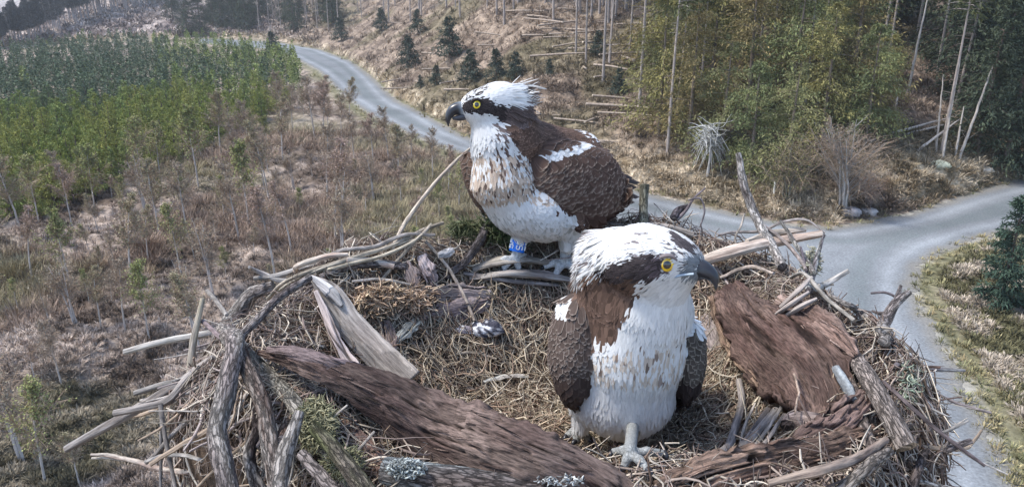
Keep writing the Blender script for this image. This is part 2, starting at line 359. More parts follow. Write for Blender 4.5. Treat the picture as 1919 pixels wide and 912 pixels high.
tufts('dead_grass', 'pale dead grass tussocks heaped beyond the road fork', 1700+rs.rand(N)*330, 420+rs.rand(N)*620, 44, .30, lambda q, d, rd, rs: np.where((fbm(q[:, 0]/2, q[:, 1]/2, 77, 3) > .5)[:, None], np.array([[.42, .355, .28]]), np.array([[.14, .13, .07]]))*(.6+.6*rs.rand(len(q), 1)), 4,
      keep=lambda q, d, rd: (rd > 1.2) & (d < 0), upright=.5, width=.04)
N = 5000
tufts('felled_brash', 'pale cut brash in rows on the distant felled slope', rs.rand(N)*740-140, rs.rand(N)*90, 8, .45, gc, 6, keep=lambda q, d, rd: d > 2, upright=.1)
# ---------------------------------------------------------------- trees
def sprays(mb, base, d, L, W, rs, col, droop=.25):
    """needle or leaf sprays: bent two-piece blades"""
    N = len(base); side = nrm(np.cross(d, nrm(rs.randn(N, 3)*.5+np.array([0, 0, 1.0]))))
    mid = base+d*(L*.5)[:, None]; tip = base+d*L[:, None]-np.array([0, 0, 1])*(L*droop)[:, None]
    V = np.stack([base, mid-side*W[:, None], tip, mid+side*W[:, None]], 1); idx = np.arange(N*4).reshape(N, 4)
    mb.add(V, idx, np.repeat(col, 4, 0))
def conifer(name, h, R, nb, per, seed, c1, c2, base_frac=.04, sl=.3, droop=.25, trunk_col=(.16, .12, .10), gaps=.0, ragged=.25, power=.85, tr=None, limbs=True, trunk_top=.97, stubs=0, wr=.15):
    rs = RS(seed); root = empty(name, (0, 0, 0)); mt = MB(); tr = tr or h*.014+.03
    lean = rs.randn(2)*h*.012
    tube(mt, [(0, 0, -.6), (lean[0]*.3, lean[1]*.3, h*.45), (lean[0], lean[1], h*trunk_top)], [tr*1.15, tr*.7, .015], sides=7, rough=.05, n=10, seed=seed, col=trunk_col, caps=False)
    mc = MB(); z = h*(base_frac+(1-base_frac)*rs.rand(nb)**1.0); z = np.sort(z)
    prof = np.clip(1-(z/h-base_frac)/(1-base_frac), 0, 1)**power*sstep(-.05, .10, (z/h-base_frac)+.03*rs.rand(nb)); az = rs.rand(nb)*2*math.pi
    keep = vn(az*1.3, z/h*7, seed) > gaps; z, prof, az = z[keep], prof[keep], az[keep]; n = len(z)
    L = R*prof*(1-ragged+2*ragged*rs.rand(n))+.04*h; up = .12+.5*(z/h)**2-.25*rs.rand(n)
    d = nrm(np.stack([np.cos(az), np.sin(az), up], -1)); o = np.stack([lean[0]*z/h, lean[1]*z/h, z], -1)
    t = (rs.rand(n, per)**.7); sag = droop*(t**2)*L[:, None]
    b = o[:, None]+d[:, None]*(t*L[:, None])[..., None]; b[..., 2] -= sag
    b = b+rs.randn(n, per, 3)*(L[:, None, None]*.07+.02)
    sd = nrm(d[:, None]*(.6+.5*rs.rand(n, per, 1))+rs.randn(n, per, 3)*.55+np.array([0, 0, -.15]))
    ll = sl*(.5+rs.rand(n, per))*(1-.35*(z/h))[:, None]
    clump = fbm(b[..., 0]/(R*.5)+seed, b[..., 2]/(R*.5)+b[..., 1]/(R*.5), seed, 2)[..., None]
    col = np.array(c1)*(1-clump)+np.array(c2)*clump; col = col*(.7+.6*rs.rand(n, per, 1))
    sprays(mc, b.reshape(-1, 3), sd.reshape(-1, 3), ll.ravel(), ll.ravel()*wr, rs, col.reshape(-1, 3))
    if limbs:
        m = rs.rand(n) < .35; k = m.sum(); tt = np.linspace(0, 1, 4)[None, :, None]
        Pb = o[m][:, None]+d[m][:, None]*tt*L[m][:, None, None]*.9; Pb[..., 2] -= droop*(tt[..., 0]**2)*L[m][:, None]*.8
        strands(mt, Pb, np.tile(np.array([.02, .015, .01, .004]), (k, 1))*(h/8+.4), 3, np.tile(trunk_col, (k, 1)))
    if stubs:
        zz = h*(.08+(base_frac-.08)*rs.rand(stubs)); aa = rs.rand(stubs)*6.28; tt = np.linspace(0, 1, 3)[None, :, None]; ln = .3+rs.rand(stubs)*1.0
        dd = np.stack([np.cos(aa), np.sin(aa), -.25+rs.rand(stubs)*.3], -1)
        Pb = np.stack([0*zz, 0*zz, zz], -1)[:, None]+dd[:, None]*tt*ln[:, None, None]; strands(mt, Pb, np.tile(np.array([.018, .012, .005]), (stubs, 1)), 3, np.tile(np.array(trunk_col)*.9, (stubs, 1)))
    mt.build('trunk', M_trunk, root); mc.build('crown', M_needle, root, smooth=False)
    return root
def birch(name, h, seed, cbark, cleaf, leaves=260, twigs=900, spread=.34, lean=.12, cb=.38, leafsize=.055, lw=.45, multi=1, thick=1.0, cl2=None, twig_r=.009):
    rs = RS(seed); root = empty(name, (0, 0, 0)); mt = MB(); mc = MB()
    for s_ in range(multi):
        a = rs.rand()*6.28; ln = lean*h*(.4+rs.rand()); top = np.array([math.cos(a)*ln, math.sin(a)*ln, h*(1 if s_ == 0 else .6+.35*rs.rand())])
        bx = rs.randn(2)*.12*(s_ > 0)
        pts = np.array([(bx[0], bx[1], -.4), (top[0]*.15+bx[0], top[1]*.15+bx[1], top[2]*.3), (top[0]*.5, top[1]*.55, top[2]*.65), tuple(top)])
        tube(mt, pts, np.array([.048, .038, .024, .007])*thick*(h/5+.3), sides=6, rough=.08, n=14, seed=seed+s_, col=cbark, caps=False, wob=.04*h/5)
        q = smoothpath(pts, 40); nb = 26//(1 if multi == 1 else 2)
        ti = cb+(1-cb)*rs.rand(nb)**.9; o = q[(ti*39).astype(int)]
        az = rs.rand(nb)*6.28; L = h*spread*(1.15-ti)*1.25*(.6+.6*rs.rand(nb)); d = nrm(np.stack([np.cos(az), np.sin(az), .7+.8*rs.rand(nb)], -1))
        tt = np.linspace(0, 1, 5); Pb = o[:, None]+d[:, None]*tt[None, :, None]*L[:, None, None]; Pb[..., 2] += (tt**2)[None]*L[:, None]*.1; Pb += np.cumsum(rs.randn(nb, 5, 3)*.02*h/5, 1)*(tt>0)[None, :, None]
        strands(mc, Pb, np.tile(np.linspace(2.2, .8, 5)*twig_r*thick, (nb, 1)), 3, np.tile(np.array(cbark)*.6+.03, (nb, 1)))
        nt_ = twigs//multi; bi = rs.randint(nb, size=nt_); tk = rs.rand(nt_); ix = (tk*3.99).astype(int); o2 = Pb[bi, ix]+(Pb[bi, ix+1]-Pb[bi, ix])*rs.rand(nt_, 1)
        d2 = nrm(d[bi]+rs.randn(nt_, 3)*.65); l2 = L[bi]*(.25+.45*rs.rand(nt_)); t2 = np.linspace(0, 1, 4)
        P2 = o2[:, None]+d2[:, None]*t2[None, :, None]*l2[:, None, None]; P2[..., 2] -= (t2**2)[None]*l2[:, None]*.2
        tw = np.array([.34, .25, .18]); strands(mc, P2, np.tile(np.linspace(1.2, .5, 4)*twig_r, (nt_, 1)), 3, tw*(.7+.6*rs.rand(nt_, 1)))
        nl = int(leaves*2.2)//multi
        if nl:
            k = rs.randint(nt_, size=nl); b = P2[k, rs.randint(1, 4, size=nl)]+rs.randn(nl, 3)*.05
            dl = nrm(rs.randn(nl, 3)); ls = leafsize*(.5+rs.rand(nl)); cl = np.array(cleaf)*(.6+.8*rs.rand(nl, 1))
            if cl2 is not None: mk = rs.rand(nl, 1) < .4; cl = np.where(mk, np.array(cl2)*(.6+.8*rs.rand(nl, 1)), cl)
            sprays(mc, b, dl, ls, ls*lw, rs, cl)
    mt.build('trunk', M_trunk, root); mc.build('crown', M_needle, root, smooth=False)
    return root
class Kind:
    """first placement moves the prototype itself, later ones copy it"""
    def __init__(s, protos, cat, group=None): s.p = protos; s.used = set(); s.cat = cat; s.group = group; s.k = 0
    def put(s, loc, rz, sc, label, group=None, which=None, tilt=(0, 0)):
        i = s.k % len(s.p) if which is None else which; s.k += 1; o = s.p[i]; g = group or s.group
        if i in s.used: o = dup(o, loc, rz, sc, tilt=tilt)
        else: s.used.add(i); o.location = loc; o.rotation_euler = (tilt[0], tilt[1], rz); o.scale = (sc,)*3
        o['label'] = label; o['category'] = s.cat
        if g: o['group'] = g
        elif 'group' in o: del o['group']
        return o
def pxh(p, dv):
    """world height that spans dv photo pixels at point p"""
    return dv*((p-CAM)@FWD)/F
rs = RS(11)
# young plantation
PL = [(-300, 165), (-60, 130), (60, 100), (200, 84), (330, 80), (430, 88), (548, 108), (566, 165), (540, 205), (440, 250), (330, 300), (210, 350), (60, 405), (-60, 425), (-300, 440)]
PLp = np.array(PL, float)
yk = Kind([conifer('young_spruce', 3.5, .72, 70, 26, 100+i, c1, c2, sl=.21, ragged=.35, droop=-.25, limbs=False) for i, (c1, c2) in enumerate(
    [((.18, .21, .065), (.38, .40, .12)), ((.15, .19, .07), (.30, .35, .12)), ((.21, .23, .07), (.42, .41, .13)), ((.10, .135, .07), (.20, .25, .12)), ((.18, .22, .06), (.35, .38, .11)), ((.085, .12, .08), (.17, .215, .13))])], 'young spruce', 'young spruces in the dense plantation')
bx = rs.rand(20000)*880-300; by = 80+rs.rand(20000)**.75*365
m = inpoly(bx, by, PLp); q, ok, d, rd = Gmany(bx[m], by[m]); pu, pv = bx[m], by[m]
# thin to a planting distance of about 1.3 m, nearest first
o_ = np.argsort(np.hypot(q[:, 0], q[:, 1])); kept = []; cell = {}
for i in o_:
    if d[i] > -.5 or rd[i] < 1.5: continue
    dist = math.hypot(q[i, 0], q[i, 1]); sp = 1.15+dist*.004; c = (int(q[i, 0]//1.2), int(q[i, 1]//1.2)); good = True
    for a in (-2, -1, 0, 1, 2):
        for b in (-2, -1, 0, 1, 2):
            for j in cell.get((c[0]+a, c[1]+b), ()):
                if (q[j, 0]-q[i, 0])**2+(q[j, 1]-q[i, 1])**2 < sp*sp: good = False; break
            if not good: break
        if not good: break
    if good: cell.setdefault(c, []).append(i); kept.append(i)
print('plantation trees', len(kept))
far = MB()
n_ = -1
for i in kept:
    p = q[i]; vis = pu[i] > -12; n_ += 1 if vis else 0; blue = pu[i] < 330 and pv[i] < 250 and vn(pu[i]/60, pv[i]/40, 8) > .4 or (pu[i]-330)/200+(150-pv[i])/90 < -.5+1.2*vn(pu[i]/50, pv[i]/50, 3)+.5*rs.randn() and pv[i] < 190
    w = int(rs.choice([3, 5, 1])) if blue else int(rs.choice([0, 1, 2, 4, 2, 0, 4]))
    sc = .55+.75*rs.rand()**.8
    if vis and n_ < 290:
        yk.put(tuple(p), rs.rand()*6.28, sc, 'young green spruce crowded among others in the near part of the plantation', which=w, tilt=tuple(rs.randn(2)*.03))
    else:
        k = 150; h = 3.2*sc*1.15; z = rs.rand(k)**.8; az = rs.rand(k)*6.28; r = 1.0*sc*(1-z)**.7*(.5+.7*rs.rand(k)); b = np.stack([p[0]+np.cos(az)*r*.5, p[1]+np.sin(az)*r*.5, p[2]+z*h], -1)
        dd = nrm(np.stack([np.cos(az), np.sin(az), .2+rs.randn(k)*.3+z], -1)); c = np.array((.13, .17, .065) if rs.rand() < .5 else (.23, .27, .095))
        if blue: c = np.array((.105, .14, .085))
        sprays(far, b, dd, (.24+.22*rs.rand(k))*sc+.06*r, np.full(k, .062)*sc+.02, rs, c*(.6+.9*rs.rand(k, 1)))
tag(far.build('plantation', M_needle, smooth=False), 'far rows of the young spruce plantation reading as one green mass', 'plantation', kind='stuff')

# birches on the moor
CB = (.50, .45, .41)
bk = Kind([birch('birch_sapling', 5.0, 200, CB, (.29, .30, .12), leaves=1100, leafsize=.08),
           birch('birch_sapling', 5.0, 201, CB, (.31, .27, .17), leaves=900, leafsize=.07, cl2=(.27, .25, .14)),
           birch('birch_sapling', 5.0, 202, CB, (.31, .26, .20), leaves=800, leafsize=.06),
           birch('birch_sapling', 5.0, 203, CB, (.25, .27, .10), leaves=1600, leafsize=.08, lean=.06),
           birch('birch_sapling', 5.0, 204, CB, (.36, .26, .22), leaves=800, leafsize=.06, lean=.2, cb=.5),
           birch('birch_sapling', 5.0, 205, (.5, .45, .42), (.30, .26, .19), leaves=550, leafsize=.07, multi=3)], 'birch tree')
BS = [  # base px, top px, variant, label
    (280, 638, 495, 3, 'small birch with a bright green crown on a thin stem, alone on the pale moor'),
    (340, 515, 385, 0, 'olive leafed birch with a pale stem uphill of the bright green sapling'),
    (628, 452, 270, 4, 'tall thin pinkish birch with a leaning pale stem close to the nest rim'),
    (547, 474, 340, 4, 'slender leaning birch just above the back of the nest rim'),
    (235, 620, 480, 2, 'bare mauve birch beside the bright green sapling'),
    (140, 610, 470, 5, 'many stemmed brownish birch in the lower part of the moor'),
    (190, 615, 500, 1, 'brown budded birch with two pale stems at the foot of the moor'),
    (85, 905, 700, 0, 'dull green birch low in the bottom corner of the moor'),
    (115, 720, 590, 2, 'thin bare stem birch in rough heather low on the moor'),
    (40, 865, 640, 5, 'leaning bare birch at the very edge of the moor near the longest sticks'),
    (150, 912, 790, 1, 'small brown birch right under the longest nest sticks'),
    (505, 378, 230, 1, 'pale stemmed birch at the middle of the moor below the plantation'),
    (497, 365, 250, 2, 'bare birch twinned with the pale stemmed one below the plantation'),
    (700, 310, 215, 4, 'straight pale stem birch standing at the road verge'),
    (728, 300, 205, 2, 'grey twiggy birch nearest the road verge'),
    (748, 345, 235, 1, 'brown birch with a bent pale stem between road and nest'),
    (655, 230, 150, 1, 'brownish birch between the plantation corner and the road'),
    (607, 270, 160, 4, 'tall thin birch right of the plantation corner'),
    (590, 262, 150, 2, 'mauve twiggy birch at the plantation corner'),
    (420, 408, 330, 0, 'greenish birch in the mid moor'), (372, 250 + 100, 210, 3, 'yellow green birch against the lower edge of the plantation'),
    (180, 400, 280, 3, 'bushy green birch at the left end of the plantation edge'), (300, 330, 235, 0, 'olive birch overlapping the dark plantation spruces'),
    (470, 290, 195, 2, 'grey lilac birch before the plantation'), (530, 300, 190, 1, 'rusty brown birch before the plantation'),
    (860, 395, 300, 0, 'green tinged birch hidden behind the pale stick at the nest rim')]
used = []
for (u, v, vt, w, lab) in BS:
    p = G(u, v); sc = pxh(p, v-vt)/5.0*1.02; sc = min(sc, 2.2); bk.put(tuple(p), rs.rand()*6.28, sc, lab, which=w); used.append((u, v))
n_ = 0
for _ in range(900):
    u = rs.rand()*900-40; v = 215+rs.rand()**1.2*520
    edge = np.interp(u, [-60, 60, 210, 330, 440, 540, 600, 700, 830], [425, 405, 350, 300, 250, 205, 170, 225, 285])
    if (u > 600 and v < edge+38) or v < edge-4 or v > edge+ (210 if rs.rand() < .75 else 420) or (u > 380 and v > 560) or inpoly(np.array([u]), np.array([v]), np.array(ROAD_A, float))[0]: continue
    if min((u-a)**2*.6+(v-b)**2 for a, b in used) < (15+.03*v)**2: continue
    p = G(u, v); h = pxh(p, 40+(rs.rand()**1.5)*110*v/400)
    bk.put(tuple(p), rs.rand()*6.28, min(max(h, 1.6), 5.5)/5, 'thin stemmed young birch among many similar on the open moor', 'scattered birches on the moor', which=int(rs.choice([0, 1, 1, 2, 2, 3, 4, 5]))); used.append((u, v)); n_ += 1
    if n_ >= 85: break
print('birches', n_)

# hillside: small spruces and pole-stemmed conifers
sk = Kind([conifer('small_spruce', 4.0, 1.6, 110, 22, 300+i, (.045, .06, .05), (.10, .125, .095), sl=.36, ragged=.35, droop=.15) for i in range(3)], 'spruce')
for (u, v, vt, sc, lab) in [(715, 58, 22, 1.2, 'low dark shrubby spruce beneath the far poles'), (783, 62, 25, 1, 'dark young spruce on the upper slope, first in its row'), (843, 108, 45, 1.0, 'mid green young spruce on the slope, broadest of its row'),
                     (768, 128, 75, 1, 'grey green bushy spruce on the slope just above the road bend'), (818, 160, 128, .6, 'tiny spruce in bracken above the road'), (788, 165, 145, .5, 'seedling spruce near the top of the road bank'),
                     (883, 155, 100, 1.1, 'dark blue spruce above the crest of the standing osprey'), (930, 150, 100, 1.1, 'dark spruce directly over the head of the standing osprey'), (966, 148, 105, 1, 'narrow spruce partly hidden by the ruffled crest of the osprey'),
                     (640, 78, 40, 1, 'bluish spruce by the far end of the slope'), (512, 104, 66, .8, 'lone dark spruce on the inner verge of the far road'), (1160, 178, 135, 1.1, 'dark young spruce between two bare poles'),
                     (1120, 110, 70, 1, 'bright green young spruce behind the tall bare poles'), (1030, 145, 118, .7, 'low reddish spruce seedling on the open slope')]:
    p = G(u, v); sk.put(tuple(p), rs.rand()*6, pxh(p, v-vt)/4.0*1.1, lab)
PT = (.36, .31, .28)
pk = Kind([conifer('pole_spruce', 20.0, 2.0, 90, 12, 330+i, (.05, .06, .03), (.13, .14, .06), base_frac=.62, sl=.6, trunk_col=PT, stubs=50, tr=.15, droop=.3, gaps=.1) for i in range(4)], 'tall conifer')
PO = [(1130, 158, 'tall bare conifer pole, first of the close pair above the osprey back'), (1142, 120, 'bare conifer pole standing directly behind the close pair'), (1198, 205, 'pale bare conifer pole standing nearest the osprey tail'), (1079, 102, 'thin brown conifer pole in the middle of the slope'),
      (1098, 122, 'thin conifer pole by the fallen logs'), (790, 32, 'pale conifer pole at the top of the slope above the road bend'), (945, 52, 'slim conifer pole high above the osprey head'), (1037, 40, 'dark conifer pole at the top of the slope'),
      (1250, 292, 'short stemmed conifer with a thin pale trunk at the foot of the green trees'), (1180, 100, 'grey conifer pole rising behind the fallen trunks'), (1222, 70, 'grey conifer pole at the edge of the green trees')]
for (u, v, lab) in PO: pk.put(tuple(G(u, v)), rs.rand()*6, .8+.35*rs.rand(), lab, tilt=tuple(rs.randn(2)*.012))
for _ in range(52):
    u = 560+rs.rand()*640; v = -2+rs.rand()**1.6*52
    pk.put(tuple(G(u, max(v, 2))), rs.rand()*6, .7+.5*rs.rand(), 'slender conifer pole with many like it along the top of the felled slope', 'conifer poles along the top of the slope', tilt=tuple(rs.randn(2)*.015))
# dark stand behind the far road
dk = Kind([conifer('dark_spruce', 15.0, 3.0, 210, 42, 350+i, (.045, .06, .042), (.10, .125, .075), base_frac=.06, sl=.45, droop=.3, ragged=.3) for i in range(4)], 'spruce')
for (u, v, lab) in [(325, 38, 'dark spruce at the end of the felled slope'), (352, 66, 'big dark spruce nearest the far road'), (378, 66, 'broad dark spruce beside the far road, touching its neighbour')]:
    dk.put(tuple(G(u, v)), rs.rand()*6, 1.05, lab)
for i in range(34):
    u = 395+i*7.2+rs.rand()*6; v = 52+rs.rand()*10-(i % 3)*12
    (dk if (u < 480 or rs.rand() < .35) else pk).put(tuple(G(u, max(v, 3))), rs.rand()*6, .8+.3*rs.rand(), 'dark conifer in the stand behind the far road bend', 'dark stand behind the far road')
# distant wood in the top corner
fk = Kind([conifer('distant_spruce', 19.0, 2.9, 110, 20, 370+i, (.06, .07, .075), (.13, .135, .13), base_frac=.38, sl=.9, trunk_col=(.34, .31, .31), tr=.22, stubs=20, droop=.2) for i in range(4)], 'distant conifer')
for i in range(150):
    t = rs.rand(); u = -60+t*370; v = np.interp(u, [-60, 0, 60, 150, 230, 310], [100, 92, 78, 44, 20, 4])-rs.rand()**1.5*16
    p_ = G(u, max(v, 1)); fk.put(tuple(p_), rs.rand()*6, pxh(p_, 50+12*rs.rand()+u*.15)/19.0, 'grey stemmed conifer in the distant wood above the felled slope', 'distant wood in the corner')
# olive mixed trees by the junction
ok1 = Kind([conifer('olive_conifer', 11.0, 3.3, 170, 66, 400+i, c1, c2, base_frac=.05, sl=.32, droop=.28, ragged=.5, power=.6, gaps=.40, trunk_col=(.20, .16, .13)) for i, (c1, c2) in enumerate(
    [((.14, .14, .06), (.36, .32, .12)), ((.12, .13, .065), (.29, .28, .12)), ((.16, .135, .065), (.37, .29, .13)), ((.10, .125, .06), (.24, .26, .11))])], 'mixed conifer')
OL = [(1235, 255, 11, 0), (1290, 268, 10.5, 2), (1350, 300, 9, 1), (1405, 335, 8, 3), (1470, 345, 8.5, 1), (1260, 190, 12, 1), (1330, 200, 12, 0), (1400, 225, 12, 2), (1475, 240, 12, 3), (1540, 265, 10, 0), (1620, 270, 8.5, 3), (1550, 190, 12, 1), (1310, 120, 13, 3), (1395, 140, 13, 0), (1480, 150, 13, 1), (1590, 205, 11, 2), (1225, 130, 12, 2), (1600, 140, 12, 3), (1270, 60, 13, 1), (1360, 60, 13, 2), (1450, 70, 13, 0), (1540, 90, 13, 3), (1640, 240, 7, 0)]
seen_o = {}
adj = ['foremost', 'rust tinged', 'low branched', 'wide', 'feathery', 'thin topped', 'dense', 'yellowish', 'dark', 'ragged', 'round']
for k, (u, v, h, w) in enumerate(OL):
    row = 'in front by the road' if v > 290 else ('second row above the road' if v > 215 else ('in the third row up the bank' if v > 130 else 'at the back of the thicket'))
    xw = 'above the wooden stub' if u < 1270 else ('above the silvery dead bush' if u < 1370 else ('over the upright nest branch' if u < 1440 else ('before the bare willow' if u < 1520 else 'beside the leaning poles')))
    cw = ['brightest', 'greenish', 'rusty', 'dark'][w]; key = (cw, row, xw); seen_o[key] = seen_o.get(key, 0)+1; row = row.replace('in the third row up the bank', 'third row up')
    ok1.put(tuple(G(u, v)), rs.rand()*6, h/11, '%s%s olive conifer %s, %s' % ('farther ' if seen_o[key] > 1 else '', cw, row, xw), which=w, tilt=tuple(rs.randn(2)*.02))
for k, (u, v) in enumerate([(1268, 225), (1310, 210), (1445, 130), (1505, 235), (1530, 215), (1618, 60), (1350, 90), (1425, 90)]):
    pk.put(tuple(G(u, v)), rs.rand()*6, .7, 'thin grey pole showing between the olive conifers', 'poles among the olive conifers', tilt=tuple(rs.randn(2)*.02))
# right hand dark spruces and poles
for k, (u, v, sc) in enumerate([(1830, 285, .75), (1880, 320, .85), (1935, 330, .9), (1860, 215, 1.0), (1915, 215, 1.1), (1800, 190, .9), (1770, 120, 1.0), (1840, 120, 1.1), (1900, 120, 1.1), (1960, 250, 1.0), (1985, 330, .9)]):
    dk.put(tuple(G(u, v)), rs.rand()*6, sc, 'dark green spruce in the shady clump above the road end', 'dark spruces above the road end')
for i in range(46):
    u = 1590+rs.rand()*400; v = 2+rs.rand()*75
    (dk if rs.rand() < .22 else pk).put(tuple(G(u, v)), rs.rand()*6, .8+.3*rs.rand(), 'dark conifer deep in the wood at the top of the bank', 'deep wood behind the leaning poles')
for (u, v, lab) in [(1648, 130, 'pale straight pole at the edge of the deep wood'), (1668, 95, 'bare pole deep in the shady wood'), (1755, 145, 'grey bare pole above the fallen trunks'), (1764, 285, 'thin grey pole behind the crossing fallen trunks'), (1790, 200, 'slim pole among dark spruces')]:
    pk.put(tuple(G(u, v)), rs.rand()*6, .8, lab, tilt=tuple(rs.randn(2)*.015))
def pole(name, cat, pa, pb, da, db, r, lab, col=(.42, .38, .34), stubs=10, seed=0):
    """dead trunk from ground point seen at pa to a point at height seen at pb"""
    a = G(*pa); dd = (a-CAM)@FWD+da; b = CAM+ray(*pb)*(dd+db); mb = MB()
    a = a-nrm(b-a)*.3; L = np.linalg.norm(b-a); tube(mb, [a, (a+b)/2, b], [r, r*.75, r*.35], 8, .06, seed, col, n=24, wob=L*.006)
    rs = RS(seed+50); t = .2+.75*rs.rand(stubs); o = a+(b-a)*t[:, None]; dv = nrm(rs.randn(stubs, 3)); l = .3+.9*rs.rand(stubs); tt = np.linspace(0, 1, 3)
    if stubs: strands(mb, o[:, None]+dv[:, None]*tt[None, :, None]*l[:, None, None], np.tile([.02, .013, .005], (stubs, 1)), 3, np.tile(np.array(col)*.8, (stubs, 1)))
    return tag(mb.build(name, M_trunk, loc=a), lab, cat)
pole('snag', 'dead tree', (1700, 178), (1742, -20), 0, -2, .13, 'dead pale trunk leaning strongly at the edge of the deep wood', seed=1)
pole('snag', 'dead tree', (1797, 298), (1862, 120), 0, -1, .12, 'grey dead trunk leaning over in front of the dark spruces', seed=2)
pole('snag', 'dead tree', (1766, 296), (1800, 105), 0, 0, .10, 'slim dead trunk, first of the upright group above the road end', seed=3)
pole('snag', 'dead tree', (1754, 284), (1768, 140), 0, 0, .09, 'thin upright dead trunk crossing behind the fallen ones', seed=4)
pole('snag', 'dead tree', (1790, 292), (1806, 200), 0, 0, .10, 'short dead trunk between the two leaning ones', seed=5)
pole('snag', 'dead tree', (1679, 200), (1686, 158), 0, 0, .10, 'short broken grey stump standing in the bracken gap', seed=6, stubs=2)
pole('fallen_trunk', 'fallen tree', (1668, 252), (1795, 216), 0, 3, .13, 'fallen trunk propped across the gap, upper of the parallel pair', seed=7, stubs=4)
pole('fallen_trunk', 'fallen tree', (1686, 256), (1800, 226), 0, 2, .12, 'fallen trunk propped across the gap, lower of the parallel pair', seed=8, stubs=4)
pole('fallen_trunk', 'fallen tree', (1722, 282), (1800, 222), 0, 2, .11, 'short fallen trunk slanting up to the leaning poles', seed=9, stubs=4)
pole('fallen_trunk', 'fallen tree', (1645, 118), (1735, 138), 0, 0, .13, 'pale log lying across the slope under the deep wood', seed=10, stubs=2)
pole('fallen_trunk', 'fallen tree', (1630, 268), (1700, 268), 0, 1, .09, 'thin pale log on the bank beside the bare willow', seed=11, stubs=2)
# bare willow, silvery dead bush
wl = birch('willow', 7.4, 500, (.40, .38, .36), (.27, .25, .22), leaves=1500, twigs=1600, spread=.52, lean=.28, cb=.12, leafsize=.07, multi=8, thick=1.3, twig_r=.010, cl2=(.16, .15, .08))
p = G(1578, 392); wl.location = p; s_ = pxh(p, 168)/7.4; wl.scale = (s_,)*3; tag(wl, 'wide bare grey willow with many stems at the road junction', 'willow')
w2 = birch('willow', 5, 501, (.30, .24, .22), (.26, .15, .11), leaves=900, twigs=700, spread=.5, lean=.35, cb=.1, leafsize=.08, multi=7, thick=1.1, twig_r=.012)
p = G(1625, 395); w2.location = p; w2.scale = (.5,)*3; tag(w2, 'low reddish brown scrub at the foot of the bare willow', 'scrub')
w3 = birch('willow', 5, 502, (.24, .22, .17), (.17, .16, .07), leaves=1600, twigs=700, spread=.5, lean=.3, cb=.1, leafsize=.10, multi=7, thick=1.1, twig_r=.012)
p = G(1470, 375); w3.location = p; w3.scale = (.85,)*3; tag(w3, 'greenish brown bush on the verge by the white marker post', 'bush')
mb = MB(); rsb = RS(77); p = G(1325, 330); n = 130
aa = rsb.rand(n)*6.28; tt = np.linspace(0, 1, 5); l = 1.2+1.6*rsb.rand(n); o = np.stack([rsb.randn(n)*.25, rsb.randn(n)*.25, 2.2+1.6*rsb.rand(n)], -1)
Pb = o[:, None]+np.stack([np.cos(aa), np.sin(aa), .1+0*aa], -1)[:, None]*(tt[None, :, None]*l[:, None, None]*.55); Pb[..., 2] -= (tt**1.6)[None]*l[:, None]*(rsb.rand(n, 1)*1.6-.4)
Pb += np.cumsum(rsb.randn(n, 5, 3)*.05, 1)
strands(mb, Pb, np.tile(np.linspace(.035, .012, 5), (n, 1)), 3, np.array([.50, .50, .48])*(.6+.6*rsb.rand(n, 1)))
root = empty('dead_bush', tuple(p)); mb.build('crown', M_trunk, root); m2 = MB(); tube(m2, [(0, 0, -.3), (.1, 0, 1.6), (-.1, .1, 3.6)], [.12, .09, .04], 7, .1, 3, (.42, .40, .38), n=12); m2.build('trunk', M_trunk, root)
tag(root, 'silvery grey dead bush with hanging branches in front of the olive conifers', 'dead bush')
# near spruce by the road fork
ns = conifer('roadside_spruce', 5.6, 1.05, 170, 44, 600, (.03, .055, .04), (.07, .11, .075), base_frac=.03, sl=.24, droop=.05, ragged=.4, power=.8)
p = G(1872, 575); ns.location = p; s_ = pxh(p, 215)/5.6; ns.scale = (s_,)*3; tag(ns, 'dark green young spruce by the road fork, nearest to the nest', 'spruce')
# marker post, stump-like boulders
mb = MB(); p = G(1449, 372); tube(mb, [p-np.array([0, 0, .3]), p+np.array([0, 0, 1.0])], [.07, .065], 8, .02, 1, (.75, .73, .66), n=8); tag(mb.build('marker_post', M_smooth, loc=p), 'short whitish wooden marker post on the verge beyond the road', 'post')
def boulder(u, v, r, col, lab, cat='boulder', seed=0):
    mb = MB(); p = G(u, v); n = 16; th, ph = np.meshgrid(np.linspace(0, 2*math.pi, 25), np.linspace(0.02, math.pi-.02, n)); x = np.sin(ph)*np.cos(th); y = np.sin(ph)*np.sin(th); z = np.cos(ph)
    R = r*(1+.7*(fbm(x*1.3+z+seed, y*1.3-z*.7, seed, 4)-.5)); R[:, -1] = R[:, 0]; V = np.stack([x*R*1.5, y*R, z*R*.7], -1)+p; i, j = np.meshgrid(np.arange(n-1), np.arange(24), indexing='ij'); k = (i*25+j).ravel()
    mb.add(V, np.stack([k, k+25, k+26, k+1], 1), col); tag(mb.build('boulder', M_ground, loc=p), lab, cat)
boulder(1590, 402, .55, (.36, .32, .31), 'grey pink boulder under the bare willow at the verge', seed=1)
boulder(1625, 400, .45, (.38, .34, .32), 'smaller grey boulder beside the larger one under the willow', seed=2)
boulder(1845, 325, .45, (.50, .46, .40), 'pale round rock on the bank near the end of the road', seed=3)
boulder(1760, 312, .5, (.50, .50, .36), 'lichen pale rock below the leaning dead trunks', seed=4)
